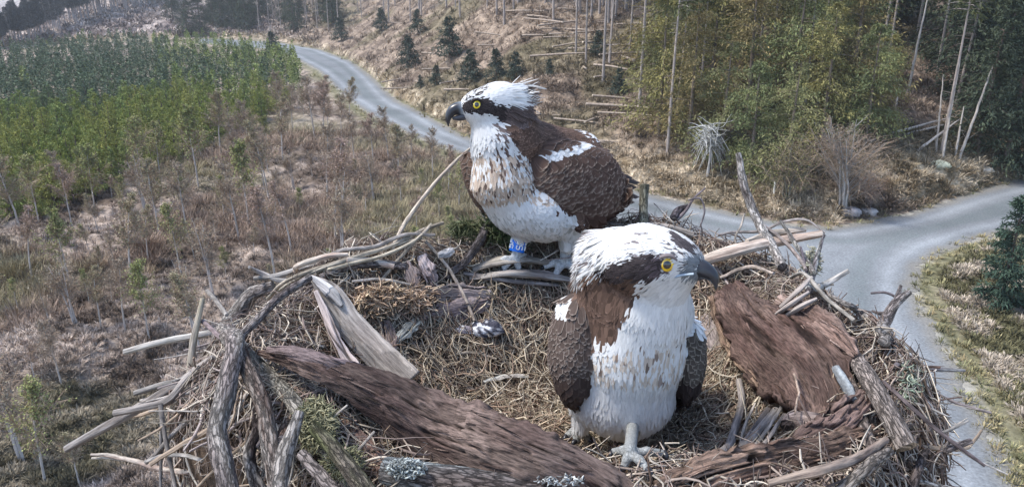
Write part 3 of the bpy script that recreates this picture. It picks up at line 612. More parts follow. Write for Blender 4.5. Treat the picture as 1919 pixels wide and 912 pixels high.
# logs lying on the slope
rl = RS(91); shared = 'pale cut log lying among bracken on the felled slope'
protos = []
for k in range(4):
    mb = MB(); L = 3.5+k*1.2; tube(mb, [(-L/2, 0, .12), (0, .1, .16), (L/2, 0, .1)], [.10, .09, .06], 8, .12, k, (.33, .27, .22), n=14, endcol=(.6, .5, .38)); protos.append(mb.build('felled_log', M_trunk))
lk = Kind(protos, 'log', 'cut logs on the felled slope')
for i in range(60):
    if i < 9: u, v = 1010+rl.rand()*230, 45+rl.rand()*70; rz = rl.randn()*.25
    elif i < 60: u, v = 640+rl.rand()*560, 20+rl.rand()*260; rz = rl.randn()*.7
    else: u, v = 80+rl.rand()*240, 8+rl.rand()*62; rz = .5+rl.randn()*.15
    r_ = Gmany([u], [v])
    if r_[2][0] < 1.5: continue
    lk.put(tuple(G(u, v)+np.array([0, 0, .12])), rz, (.9+.5*rl.rand())*(1.4 if i >= 60 else 1), shared, tilt=(0, rl.randn()*.05))
# ---------------------------------------------------------------- nest (design units relative to the camera, times S)
NCX, NCY, NRX, NRY, H0 = .13, 1.38, .77, .60, .88
def shp(a):
    a = (a+math.pi) % (2*math.pi)-math.pi; return 1+.10*np.exp(-(a-.05)**2/.30)
def NZ(x, y):
    """height of the nest surface, design units relative to the cup floor"""
    dx, dy = (x-NCX)/NRX, (y-NCY)/NRY; a = np.arctan2(dy, dx); r = np.hypot(dx, dy)*(1+.05*np.sin(3*a+1)+.03*np.sin(7*a))*shp(a)
    rim = .20+.05*np.sin(a)+.02*np.sin(5*a+2)
    z = rim*sstep(.25, .82, r)-.10*sstep(.86, 1.0, r)-np.maximum(r-.97, 0)*5.5
    return np.maximum(z+(fbm(x*9+5, y*9+5, 61, 3)-.5)*.05, -1.3)
def nwz(X, Y): return CAMZ+S*(NZ(X/S, Y/S)-H0)     # world height at world x, y
def Nd(u, v, lift=0.0, miss=None):
    """design depth where the pixel ray meets the nest surface raised by lift"""
    r = ray(u, v); ds = np.linspace(.45, 2.6, 700); x, y, z = ds*r[0], ds*r[1], ds*r[2]+H0
    b = z < NZ(x, y)+lift; i = int(np.argmax(b))
    if not b.any(): return miss if miss else 1.9
    return ds[i]
def N(u, v, lift=0.0, miss=None): return P(u, v, Nd(u, v, lift, miss))
# soil core
n_a, n_r = 160, 90; A, R_ = np.meshgrid(np.linspace(0, 2*math.pi, n_a+1), np.r_[np.linspace(0, 1.0, 60), np.linspace(1.005, 1.06, 12), np.linspace(1.065, 1.14, 18)])
R_ = R_/shp(A); X = NCX+NRX*R_*np.cos(A); Y = NCY+NRY*R_*np.sin(A); Zn = NZ(X, Y)-.012; Zn[-1] = Zn[-1]
W = np.stack([X*S, Y*S, CAMZ+S*(Zn-H0)], -1); i, j = np.meshgrid(np.arange(len(R_)-1), np.arange(n_a), indexing='ij'); k = (i*(n_a+1)+j).ravel()
nc = fbm(X*14, Y*14, 5, 4)[..., None]; cc = np.array([.045, .032, .025])*(1-nc)+np.array([.15, .11, .08])*nc
mb = MB(); mb.add(W, np.stack([k, k+n_a+1, k+n_a+2, k+1], 1), cc.reshape(-1, 3))
bot = len(W.reshape(-1, 3)); mb2 = None
tag(mb.build('nest', M_soil, loc=(NCX*S, NCY*S, CAMZ-H0*S)), 'dark soil and moss core of the big osprey nest under its sticks', 'nest')

GREY = (.42, .385, .35); PALE = (.56, .51, .45); BRN = (.15, .10, .08); TAN = (.36, .28, .21); MAUVE = (.32, .27, .255); DARK = (.09, .07, .065); CREAM = (.66, .58, .50)
Rp = lambda r, d: r*d/F*S            # pixels of radius at design depth -> metres
def stick(name, pts, rad, col, label, col2=None, mt=None, cat='stick', rough=.12, seed=None, sides=10, wob=.0, flat=1.0, group=None, endcol=None):
    """pts: (u, v, lift) on the nest, or (u, v, depth) when the third value is above .5"""
    global _sd; _sd += 1; seed = _sd if seed is None else seed
    W = []; D = []
    for p in pts:
        if p[2] > .5: d = p[2]
        else: d = Nd(p[0], p[1], p[2])
        D.append(d); W.append(P(p[0], p[1], d))
    rad = list(rad) if hasattr(rad, '__len__') else [rad]*2
    rr_ = np.interp(np.linspace(0, 1, len(pts)), np.linspace(0, 1, len(rad)), rad)*np.array(D)/F*S; col = np.array(col)*.8; rough = max(rough, .09)
    if col2 is None: col2 = col*.55
    else: col2 = np.array(col2)*.8
    mb = MB(); tube(mb, W, rr_, sides, rough, seed, col, col2, wob=wob*rr_.mean(), flat=flat, endcol=endcol)
    return tag(mb.build(name, mt or M_thin, loc=W[0]), label, cat, group)
_sd = 1000
# --- thick branches on the left
stick('branch', [(512, 536, .03), (474, 548, .035), (447, 585, .03), (430, 625, .04), (433, 685, 1.20), (415, 745, 1.16), (401, 805, 1.13), (412, 860, 1.10), (432, 935, 1.07)], [12, 15, 17, 17, 19], GREY, 'thick gnarled grey branch bent down over the nest side like a knee', MAUVE, M_bark, 'branch', .22, sides=16, wob=.5)
stick('branch', [(436, 640, .03), (462, 690, 1.22), (497, 755, 1.17), (512, 830, 1.12), (520, 935, 1.06)], [12, 14, 15, 17], GREY, 'rough grey branch forking down behind the knee shaped one', BRN, M_bark, 'branch', .24, sides=14, wob=.6)
stick('branch', [(440, 643, .035), (500, 700, .04), (556, 762, .045), (605, 830, .04), (660, 905, .03)], [12, 14, 17, 16], (.44, .41, .36), 'straight pale grey branch with green moss on its lower half', (.30, .28, .24), M_bark, 'branch', .12, sides=14)
stick('branch', [(560, 775, 1.10), (548, 820, 1.07), (535, 870, 1.04), (520, 940, 1.0)], [11, 15, 16], GREY, 'short knobbly grey branch standing under the mossy one', MAUVE, M_bark, 'branch', .25, sides=14, wob=.6)
stick('branch', [(590, 800, 1.05), (640, 860, 1.01), (700, 940, .96)], [13, 16, 20], (.20, .17, .14), 'dark branch low under the mossy one, half covered by moss', (.12, .13, .06), M_bark, 'branch', .2, sides=12)
stick('branch', [(618, 752, .0), (650, 800, .01), (690, 845, .015), (735, 890, .02)], [10, 17, 20], (.17, .12, .11), 'dark reddish flaking branch under the long bark slab', (.26, .17, .14), M_slab, 'branch', .25, sides=12, wob=.5)
stick('branch', [(640, 738, .0), (672, 765, .02), (706, 792, .015)], [9, 14, 9], (.36, .37, .34), 'blue grey lichened branch wedged beneath the bark slab', (.20, .20, .19), M_bark, 'branch', .2, sides=12)
stick('branch', [(540, 690, -.03), (545, 760, -.02), (530, 830, 1.12)], [9, 12, 13], MAUVE, 'purplish brown branch going down behind the mossy one', BRN, M_bark, 'branch', .2)
stick('branch', [(470, 700, 1.30), (478, 780, 1.24), (470, 850, 1.18), (490, 930, 1.12)], [9, 11, 13], GREY, 'grey twisted branch in the shade behind the knee branch', DARK, M_bark, 'branch', .22, wob=.7)
stick('branch', [(565, 850, 1.05), (600, 890, 1.02), (640, 935, .98)], [10, 12, 12], (.30, .26, .24), 'short thick grey branch end at the bottom beside the moss', MAUVE, M_bark, 'branch', .2)
# --- long rods sticking out on the left
stick('stick', [(124, 841, 1.42), (175, 812, 1.42), (230, 781, 1.42), (335, 718, 1.44), (425, 652, 1.47), (492, 590, 1.52)], [7, 9, 9, 8], (.36, .33, .31), 'longest grey rod reaching far out from the nest, whitish at its tip', (.22, .19, .17), M_smooth, rough=.08)
stick('stick', [(214, 774, 1.36), (262, 764, 1.36), (310, 752, 1.37), (358, 702, 1.40), (425, 655, 1.44), (470, 618, 1.48)], [6.5, 8, 8.5], (.38, .34, .31), 'bent rod crossing over the longest rod, pale cut end', (.24, .21, .19), M_smooth, rough=.12)
stick('stick', [(252, 736, 1.44), (300, 722, 1.44), (345, 712, 1.44), (400, 692, 1.44)], [5, 6, 5], (.42, .39, .36), 'short grey rod whose tip shows above the two crossing rods', None, M_smooth)
stick('stick', [(233, 659, 1.55), (300, 641, 1.55), (360, 630, 1.56), (395, 624, 1.58)], [5.5, 6.5, 6.5], (.56, .53, .48), 'smooth pale straight stick poking out highest from the nest side', (.44, .40, .36), M_smooth, rough=.04)
stick('stick', [(380, 559, 1.50), (371, 600, 1.49), (361, 650, 1.47), (355, 720, 1.44), (352, 800, 1.40), (356, 935, 1.34)], [4, 6.5, 6, 6], (.48, .42, .31), 'upright split stick with a yellowish stripe, standing outside the nest', (.36, .32, .27), M_smooth, rough=.08)
stick('stick', [(362, 800, 1.38), (366, 860, 1.36), (370, 935, 1.33)], [3, 4, 4], (.40, .36, .27), 'thin yellowish sliver beside the upright split stick', None)
stick('stick', [(301, 758, 1.33), (308, 810, 1.31), (320, 870, 1.29), (334, 935, 1.27)], [4.5, 4, 3.5], (.30, .27, .25), 'thin grey prong hanging from the crossing rods, slanting outward', None)
stick('stick', [(303, 762, 1.35), (302, 830, 1.33), (301, 935, 1.30)], [3.5, 3.2, 3], (.27, .25, .24), 'thin straight grey prong hanging below the crossing rods', None)
stick('stick', [(170, 851, 1.38), (205, 853, 1.38), (250, 862, 1.37), (300, 878, 1.36), (385, 886, 1.33)], [2.5, 4, 5, 4.5], (.42, .32, .27), 'reddish peeling twig low down with a forked pale tip', (.50, .44, .38), rough=.25, wob=.6)
stick('stick', [(172, 858, 1.39), (200, 857, 1.385), (235, 862, 1.38)], [2, 2.5, 2.5], PALE, 'small pale fork on the reddish peeling twig', None)
stick('stick', [(272, 864, 1.30), (310, 852, 1.29), (345, 853, 1.27), (380, 862, 1.25)], [3, 4, 3.5], (.46, .43, .40), 'arched pale twig beside the hanging prongs', None, wob=.4)
stick('stick', [(275, 866, 1.33), (296, 846, 1.32), (318, 820, 1.32), (350, 788, 1.32)], [4, 4.5, 4], (.40, .36, .33), 'short pale broken stick end between the hanging prongs', None)
stick('stick', [(320, 818, 1.36), (348, 786, 1.36), (392, 745, 1.36)], [4, 5, 5], (.34, .30, .28), 'grey stick slanting up behind the upright split stick', None)
stick('stick', [(330, 730, 1.50), (390, 712, 1.47), (440, 705, 1.44)], [3, 4, 4], (.36, .34, .32), 'thin grey stick low behind the bent rod', None)
stick('stick', [(330, 775, 1.5), (372, 815, 1.42), (410, 822, 1.36)], [2.5, 4, 5], DARK, 'short dark stick in the shade beside the knee branch', None)
stick('stick', [(380, 601, 1.50), (400, 620, 1.47), (425, 642, 1.42)], [4, 4.5, 4], (.28, .22, .22), 'short brownish side twig joining the upright split stick to the knee branch', None)
stick('stick', [(388, 545, 1.62), (399, 556, 1.6), (425, 590, 1.55)], [4, 4, 4], (.46, .42, .38), 'stubby stick end behind the top of the upright split stick', None)
stick('stick', [(425, 650, 1.30), (470, 612, 1.34), (520, 560, 1.42), (580, 520, 1.52)], [7, 8, 7], (.36, .32, .30), 'grey rod running along the rim behind the knee branch', (.22, .18, .17), M_bark, rough=.1)
# --- rods along the back left rim
stick('stick', [(467, 500, 1.72), (490, 511, .06), (522, 524, .05), (560, 528, .04)], [2.5, 5, 6], (.58, .54, .50), 'pale pointed stub jutting from the back rim', (.40, .36, .34), M_smooth)
stick('stick', [(476, 522, .05), (520, 516, .055), (570, 500, .06), (630, 480, .06)], [4, 5.5, 5], (.46, .43, .40), 'pale rod lying along the rim behind the pointed stub', None, M_smooth)
stick('stick', [(552, 508, .07), (590, 488, .075), (618, 480, .075), (652, 477, .075)], [4, 6.5, 4], CREAM, 'creamy peeled stick curling on the back rim', (.45, .34, .28), M_smooth, wob=.5)
stick('stick', [(500, 560, .04), (570, 512, .06), (650, 486, .07), (730, 462, .075), (800, 428, .08), (830, 418, .09)], [3.5, 4.5, 3.2], (.48, .42, .34), 'long thin tan rod curving along the back rim, lowest of the bundle', None)
stick('stick', [(520, 545, .05), (600, 505, .065), (700, 472, .075), (790, 446, .08)], [3, 3.8, 3], (.44, .40, .33), 'long greyish rod curving along the back rim inside the bundle', None)
stick('stick', [(545, 530, .055), (640, 498, .07), (720, 478, .08), (775, 452, .09), (808, 420, .09)], [2.8, 3.4, 2.5], (.52, .46, .36), 'straw yellow rod on top of the bundle on the back rim', None)
stick('stick', [(600, 520, .05), (660, 497, .06), (740, 497, .05), (760, 500, .05)], [6, 8, 6], (.25, .22, .21), 'dark grey thick stick under the rod bundle', MAUVE, M_bark)
stick('stick', [(650, 487, .07), (700, 490, .065), (738, 500, .06)], [5, 7, 5], (.54, .42, .36), 'pinkish peeled stick end beneath the rod bundle', PALE, M_smooth)
stick('stick', [(700, 545, .02), (735, 500, .05), (775, 455, .07), (806, 424, .09)], [3, 3.5, 3], (.50, .43, .35), 'thin tan rod slanting up across the back rim', None)
stick('stick', [(595, 487, .06), (640, 470, .08), (700, 462, .08), (760, 440, .09), (815, 440, .08)], [3, 4, 3], (.40, .36, .33), 'grey rod forming the top edge of the back rim', None, wob=.4)
stick('stick', [(735, 466, .07), (770, 402, 1.90), (820, 338, 1.93), (856, 300, 1.95), (892, 270, 1.97)], [4.5, 4, 3.2, 2.5], (.60, .52, .42), 'long pale rod leaning up to the breast of the standing osprey', (.48, .40, .33), M_smooth, rough=.05)
stick('stick', [(878, 300, 1.90), (888, 345, 1.90), (900, 390, 1.90), (915, 425, .05)], [2.2, 2.5, 2.5], (.52, .46, .40), 'thin pale twig upright under the far wing of the standing osprey', None)
stick('stick', [(797, 452, .06), (835, 495, .05), (865, 545, .04), (889, 600, .03)], [3, 3.5, 3], (.55, .46, .38), 'thin tan rod falling into the cup in front of the ringed foot', None)
stick('stick', [(660, 527, .05), (710, 523, .05), (768, 533, .05)], [2.5, 3.2, 2.5], (.58, .52, .46), 'short whitish twig across the inside of the back rim', None)
stick('stick', [(835, 520, .03), (870, 490, .05), (895, 458, .07), (912, 425, .08)], [7, 9, 8], (.24, .21, .21), 'dark grey branch rising to the rim left of the ringed leg', None, M_bark, wob=.5)
stick('stick', [(805, 500, .04), (812, 540, .03), (816, 585, .02)], [5, 5, 4], (.20, .16, .16), 'short dark upright stub inside the back rim', None, M_bark)
stick('driftwood', [(886, 505, .03), (930, 491, .05), (985, 486, .055), (1040, 495, .045)], [7, 13, 12, 7], (.42, .38, .33), 'flattened grey driftwood the ringed foot stands on', (.28, .25, .22), M_smooth, 'driftwood', .25, flat=.6)
stick('driftwood', [(880, 522, .02), (950, 512, .045), (1020, 516, .04), (1085, 527, .03)], [5, 11, 12, 6], (.46, .42, .38), 'cracked pale driftwood just in front of the ringed foot', (.27, .23, .21), M_smooth, 'driftwood', .25, flat=.6)
stick('driftwood', [(868, 512, .02), (930, 522, .03), (1000, 530, .025), (1045, 534, .02)], [5, 9, 9, 5], (.31, .27, .25), 'lowest dark grey driftwood edge in front of the standing osprey', None, M_smooth, 'driftwood', .3, flat=.6)
stick('stick', [(1207, 415, .05), (1206, 385, 1.93), (1208, 346, 1.94)], [8, 8, 8.5], (.36, .34, .26), 'upright broken stub with a flat top beside the tail of the standing osprey', (.24, .24, .19), M_bark, rough=.12, endcol=(.5, .5, .4))
# --- inside the cup
stick('stick', [(752, 617, .02), (800, 668, .02), (850, 705, .02), (892, 734, .02)], [4, 5.5, 4.5], (.33, .28, .24), 'knobbly grey rod sunk in the straw of the cup', None, M_bark, wob=.6)
stick('stick', [(905, 715, .02), (950, 705, .025), (990, 706, .02)], [3, 4.5, 3.5], (.50, .46, .41), 'lichen covered curved twig in the middle of the cup', (.6, .6, .55), M_lichen, rough=.5, wob=1.0)
stick('stick', [(840, 668, .015), (880, 660, .02), (930, 672, .02)], [2.5, 3, 2.5], (.50, .42, .33), 'curved straw coloured twig in the cup', None, wob=.5)
# --- white tipped planks
def slab(name, line, widths, thick, col, col2, label, lift=None, cat='bark slab', seed=0, tilt=0.0, M=None, fib=1.0, ragged=.10, n=90, m=26, curl=.25, holes=0):
    """long plate of bark or split wood: centreline pixels with lift or depth, half widths in pixels"""
    Wp = []; D = []
    for p in line:
        d = p[2] if p[2] > .5 else Nd(p[0], p[1], p[2]); D.append(d); Wp.append(P(p[0], p[1], d))
    q = smoothpath(np.c_[np.array(Wp), np.interp(np.linspace(0, 1, len(line)), np.linspace(0, 1, len(widths)), widths)*np.array(D)/F*S], n); c, w = q[:, :3], q[:, 3]
    t = nrm(np.gradient(c, axis=0)); vd = nrm(CAM-c); side = nrm(np.cross(t, vd)); nn = nrm(np.cross(side, t))
    side2 = nrm(side*math.cos(tilt)+nn*math.sin(tilt)); nn2 = nrm(np.cross(side2, t))
    nn2 = np.where((nn2*vd).sum(1)[:, None] < 0, -nn2, nn2)
    sl = np.r_[0, np.cumsum(np.linalg.norm(np.diff(c, axis=0), axis=1))]; x = np.linspace(-1, 1, m); Sg, Xg = np.meshgrid(sl, x, indexing='ij')
    edge = 1+ragged*((fbm(sl/.012, sl*0+seed, seed, 3)-.5)*2)[:, None]*(Xg > 0)+ragged*((fbm(sl/.012+40, sl*0+seed, seed+1, 3)-.5)*2)[:, None]*(Xg < 0)
    wg = w[:, None]*(1+(edge-1)*np.abs(Xg)**5)
    lat = Xg*w[:, None]
    plate = sstep(.49, .51, fbm(lat/.022+seed*3.1, Sg/.06+seed, seed+31, 5))
    rid = (fbm(lat/.0026+1.6*vn(Sg/.16, lat/.06, seed+4), Sg/.10+seed, seed+2, 4)-.5); crk = -np.maximum(0, .045-np.abs(fbm(lat/.016+.6*vn(Sg/.14, lat/.06, seed+6), Sg/.22+seed*2, seed+3, 2)-.5))*.40*sstep(.45, .6, fbm(lat/.02, Sg/.08+3, seed+8, 2))
    big = fbm(lat/.03+seed, Sg/.08, seed+9, 3)-.5
    hgt = fib*(.0022*rid+crk*.45+.0035*plate)+.007*big*min(1, fib)-curl*w[:, None]*Xg**2
    T = c[:, None]+side2[:, None]*(Xg*wg)[..., None]+nn2[:, None]*hgt[..., None]
    B_ = c[:, None]+side2[:, None]*(Xg*wg*.94)[..., None]+nn2[:, None]*(hgt-thick)[..., None]
    mixn = sstep(.3, .7, fbm(lat/.012+seed, Sg/.10, seed+12, 4)*.6+fbm(lat/.05, Sg/.07, seed+14, 3)*.4)[..., None]
    C = np.array(col)*(1-mixn)+np.array(col2)*mixn; C = C*np.clip(1+crk*60, .22, 1)[..., None]*(.75+.42*plate)[..., None]
    mb = MB(); i, j = np.meshgrid(np.arange(n-1), np.arange(m-1), indexing='ij'); k = (i*m+j).ravel(); uv = np.stack([lat, Sg], -1)
    f = np.stack([k, k+1, k+m+1, k+m], 1)
    VV = np.concatenate([T.reshape(-1, 3), B_.reshape(-1, 3)]); o2 = n*m
    nf = int(40*min(fib, 1.6)*(sl[-1]/.35)) if fib > .5 else 0
    rim = np.r_[np.arange(m), (np.arange(1, n)*m+m-1), ((n-1)*m+np.arange(m-2, -1, -1)), (np.arange(n-2, 0, -1)*m)]; rn = np.roll(rim, -1)
    faces = [f, f[:, ::-1]+o2, np.stack([rim, rim+o2, rn+o2, rn], 1)]
    mb.add(VV, faces, np.concatenate([C.reshape(-1, 3), C.reshape(-1, 3)*.8]), np.concatenate([uv.reshape(-1, 2)]*2))
    if nf:
        rs = RS(seed+900); i0 = rs.randint(0, n-4, nf); K = 6; ln = 4+rs.rand(nf)*12; x0 = rs.rand(nf)*1.9-.95; dx = rs.randn(nf)*.10; tt = np.linspace(0, 1, K)
        ii = np.clip(i0[:, None]+tt[None]*ln[:, None], 0, n-1.001); jj = np.clip(((x0[:, None]+dx[:, None]*tt[None])+1)/2*(m-1), 0, m-1.001)
        pp = T[ii.astype(int), jj.astype(int)]+(T[np.minimum(ii.astype(int)+1, n-1), jj.astype(int)]-T[ii.astype(int), jj.astype(int)])*(ii % 1)[..., None]+(T[ii.astype(int), jj.astype(int)+1]-T[ii.astype(int), jj.astype(int)])*(jj % 1)[..., None]
        pp = pp+vd[i0][:, None]*(.0006+.006*rs.rand(nf, 1)**3*(tt[None]**2))[..., None]; pc = np.array(col)*(1-rs.rand(nf, 1))+np.array(col2)*1.25*rs.rand(nf, 1)
        strands(mb, pp, np.tile(np.array([.4, .9, 1, .9, .7, .3])*.0011, (nf, 1))*(.4+1.1*rs.rand(nf, 1)), 3, pc*(.6+.8*rs.rand(nf, 1)))
    return tag(mb.build(name, M or M_slab, loc=c[0]), label, cat)
slab('plank', [(586, 520, .09), (612, 545, .085), (650, 600, .07), (700, 655, .06), (762, 718, .05)], [5, 21, 26, 29, 32], .012, (.27, .235, .21), (.40, .36, .32), 'flat grey plank of split wood with a splintered top end', cat='plank', seed=3, M=M_smooth, fib=.25, ragged=.05, curl=.12)
slab('plank', [(582, 517, .10), (600, 530, .10), (622, 550, .098), (640, 572, .092)], [3, 8, 11, 3], .006, (.66, .64, .60), (.45, .42, .40), 'bright white splinter at the top end of the split plank', cat='splinter', seed=4, M=M_smooth, fib=.25)
slab('plank', [(592, 545, .09), (612, 592, .075), (638, 648, .07), (668, 688, .07), (697, 702, .07)], [4, 8, 9, 10, 4], .010, (.50, .44, .41), (.36, .30, .28), 'narrow pale strip of split wood alongside the grey plank', cat='splinter', seed=5, M=M_smooth, fib=.4, ragged=.2)
slab('bark_slab', [(486, 660, .06), (560, 677, .085), (640, 706, .10), (720, 742, .105), (800, 788, .10), (900, 828, .095), (1000, 862, .09), (1080, 893, .08), (1170, 950, .06)], [4, 22, 30, 48, 62, 66, 62, 54, 46], .020, (.070, .046, .040), (.155, .115, .098), 'huge red brown slab of fibrous bark across the front of the nest', seed=7, fib=1.0, ragged=.16, n=170, m=44, curl=.30)
slab('bark_slab', [(500, 655, .085), (560, 664, .10), (625, 686, .105), (700, 705, .095), (760, 722, .085)], [6, 15, 18, 15, 7], .010, (.15, .11, .11), (.26, .20, .195), 'purplish bark strip lying on the narrow end of the huge slab', seed=8, fib=.9, ragged=.2)
slab('bark_slab', [(1362, 535, .07), (1398, 588, .10), (1452, 640, .10), (1505, 690, .08), (1535, 740, .06), (1545, 790, .04)], [26, 54, 84, 80, 60, 24], .022, (.072, .043, .036), (.135, .092, .075), 'broad red brown bark slab leaning on the inner side of the nest', seed=9, fib=1.0, ragged=.18, n=130, m=50, curl=.22, tilt=.15)
slab('bark_slab', [(1335, 560, .05), (1352, 610, .07), (1385, 665, .07), (1420, 710, .06), (1440, 745, .04)], [6, 12, 14, 12, 5], .012, (.24, .17, .12), (.14, .09, .07), 'frayed layered edge strip of the leaning bark slab', seed=10, fib=1.6, ragged=.5)
slab('bark_slab', [(1460, 560, .06), (1520, 600, .085), (1570, 635, .09), (1605, 668, .07)], [14, 26, 24, 8], .015, (.17, .11, .09), (.27, .20, .17), 'flaky upper piece of bark above the leaning slab', seed=11, fib=1.6, ragged=.4)
slab('bark_slab', [(1240, 925, .03), (1320, 893, .045), (1400, 872, .05), (1480, 858, .05), (1560, 840, .05), (1640, 812, .04)], [30, 34, 34, 34, 30, 18], .015, (.11, .07, .055), (.21, .145, .11), 'stringy brown bark bundle along the near edge of the nest', seed=12, fib=1.8, ragged=.4, n=120, m=40)
slab('bark_slab', [(1500, 830, .04), (1560, 800, .06), (1600, 765, .07), (1625, 735, .06)], [20, 30, 26, 12], .015, (.12, .08, .07), (.20, .14, .12), 'fibrous purplish bark tuft below the leaning slab', seed=13, fib=1.8, ragged=.5)
slab('bark_flake', [(790, 592, .02), (840, 583, .03), (885, 574, .03), (925, 560, .02)], [8, 20, 18, 6], .006, (.17, .13, .13), (.26, .21, .20), 'flat purplish bark flake in the back of the cup', cat='bark flake', seed=14, fib=.6, ragged=.3)
slab('bark_flake', [(770, 545, .03), (800, 552, .04), (850, 548, .04), (920, 550, .02)], [6, 15, 18, 10], .006, (.30, .24, .22), (.42, .35, .31), 'pale pinkish bark flake behind the purplish one', cat='bark flake', seed=15, fib=.6, ragged=.3)
slab('bark_flake', [(740, 640, .03), (765, 617, .04), (785, 600, .03)], [6, 12, 8], .004, (.42, .42, .36), (.33, .32, .28), 'grey green lichened bark chip beside the purplish flake', cat='bark flake', seed=16, fib=.3, ragged=.3)
slab('bark_flake', [(720, 600, .03), (725, 630, .03), (728, 665, .02)], [8, 16, 9], .008, (.19, .14, .13), (.30, .24, .21), 'dark upright bark chunk between plank and cup', cat='bark flake', seed=17, fib=1.2, ragged=.4)
slab('bark_flake', [(790, 478, .05), (800, 505, .05), (812, 530, .04)], [8, 17, 8], .008, (.30, .23, .22), (.44, .37, .35), 'pinkish grey bark flake standing inside the back rim', cat='bark flake', seed=18, fib=1, ragged=.4)
slab('bark_flake', [(760, 490, .06), (772, 515, .05), (775, 540, .03)], [5, 13, 8], .008, (.40, .30, .25), (.30, .22, .19), 'torn tan bark scrap next to the pinkish flake', cat='bark flake', seed=19, fib=1, ragged=.5)
slab('bark_flake', [(822, 478, .07), (838, 474, .075), (850, 468, .07)], [5, 9, 5], .004, (.50, .48, .47), (.40, .36, .36), 'light grey leaf shaped bark chip on the back rim', cat='bark flake', seed=20, fib=.3)
slab('bark_flake', [(1462, 800, .03), (1495, 795, .05), (1530, 800, .05), (1560, 810, .03)], [14, 24, 22, 12], .03, (.25, .19, .17), (.34, .27, .24), 'smooth greyish brown chunk of wood below the leaning slab', cat='wood chunk', seed=21, fib=.4, curl=.5, ragged=.2)
slab('bark_flake', [(1325, 760, .01), (1345, 775, .02), (1372, 800, .02)], [10, 18, 12], .01, (.24, .19, .17), (.31, .25, .22), 'grey brown flat clod near the feet of the front osprey', cat='clod', seed=22, fib=.3, ragged=.3)
slab('bark_flake', [(1380, 800, .01), (1400, 830, .02)], [12, 18], .01, (.20, .16, .14), (.28, .22, .19), 'darker flat clod by the curved grey stick', cat='clod', seed=23, fib=.3, ragged=.3)
slab('bark_flake', [(1318, 590, .02), (1335, 620, .03), (1345, 655, .02)], [10, 22, 12], .01, (.19, .16, .15), (.27, .23, .21), 'grey bark chunk between the front osprey wing and the leaning slab', cat='wood chunk', seed=24, fib=.5, ragged=.3)
# shredded orange wood
def shreds(name, u, v, ru, rv, n, cols, label, cat, seed, lift=.03, L=(.02, .05), r=.0012, orient=None, spreadz=.03, curlk=.6):
    rs = RS(seed); mb = MB(); base = []
    for k in range(n):
        a = rs.rand()*6.28; q = math.sqrt(rs.rand()); base.append(N(u+ru*q*math.cos(a), v+rv*q*math.sin(a), lift*rs.rand()))
    base = np.array(base)+np.array([0, 0, 1])*(rs.rand(n, 1)*spreadz*S)
    d = nrm(rs.randn(n, 3)*np.array([1, 1, .4])) if orient is None else nrm(np.array(orient)+rs.randn(n, 3)*.35)
    l = L[0]+(L[1]-L[0])*rs.rand(n); tt = np.linspace(-.5, .5, 6); P_ = base[:, None]+d[:, None]*tt[None, :, None]*l[:, None, None]
    cv = nrm(np.cross(d, rs.randn(n, 3))); P_ += cv[:, None]*((tt**2)[None]*l[:, None]*curlk*2)[..., None]
    C = np.array(cols)[rs.randint(len(cols), size=n)]*(.6+.7*rs.rand(n, 1)); strands(mb, P_, np.tile(np.array([.5, .9, 1, 1, .8, .4])*r, (n, 1))*(.6+.8*rs.rand(n, 1)), 3, C)
    return tag(mb.build(name, M_straw, loc=base[0]), label, cat)
shreds('shredded_wood', 712, 572, 42, 22, 420, [(.50, .37, .26), (.62, .49, .34), (.34, .24, .17)], 'orange rotten wood shreds, the pile beside the grey plank', 'wood shreds', 1, r=.0016)
shreds('shredded_wood', 778, 572, 34, 20, 260, [(.50, .37, .27), (.60, .47, .34), (.34, .24, .17)], 'orange brown wood shreds, the smaller pile toward the purplish flake', 'wood shreds', 2, r=.0015)
shreds('moss_clump', 592, 800, 34, 44, 2200, [(.25, .24, .14), (.34, .32, .20), (.15, .15, .09)], 'shaggy olive moss clump on the straight pale branch', 'moss', 3, lift=.075, L=(.008, .02), r=.0009, spreadz=.012)
shreds('moss_clump', 642, 872, 26, 20, 900, [(.22, .22, .13), (.28, .27, .16), (.13, .13, .08)], 'olive moss clump at the lowest end of the mossy branch', 'moss', 4, lift=.06, L=(.012, .03), r=.0009, spreadz=.012)
shreds('moss_clump', 950, 450, 40, 26, 700, [(.07, .10, .045), (.12, .16, .07), (.19, .20, .11)], 'dark green moss and grass tuft under the standing osprey', 'moss', 5, lift=.03, L=(.02, .06), r=.0010, spreadz=.05)
shreds('moss_clump', 880, 440, 34, 9, 220, [(.10, .12, .06), (.17, .18, .09)], 'green moss on the back rim left of the ringed leg', 'moss', 6, lift=.02, L=(.02, .05), r=.0010)
shreds('lichen_clump', 1700, 735, 26, 34, 260, [(.26, .32, .24), (.36, .40, .31), (.2, .2, .16)], 'pale green lichen tuft on the outer side of the nest above the road', 'lichen', 7, lift=.02, L=(.006, .016), r=.0010)
shreds('lichen_clump', 1520, 505, 16, 24, 220, [(.40, .40, .30), (.52, .50, .42)], 'grey green lichen tuft in the spiky twigs', 'lichen', 8, lift=.06, L=(.008, .02), r=.0012)
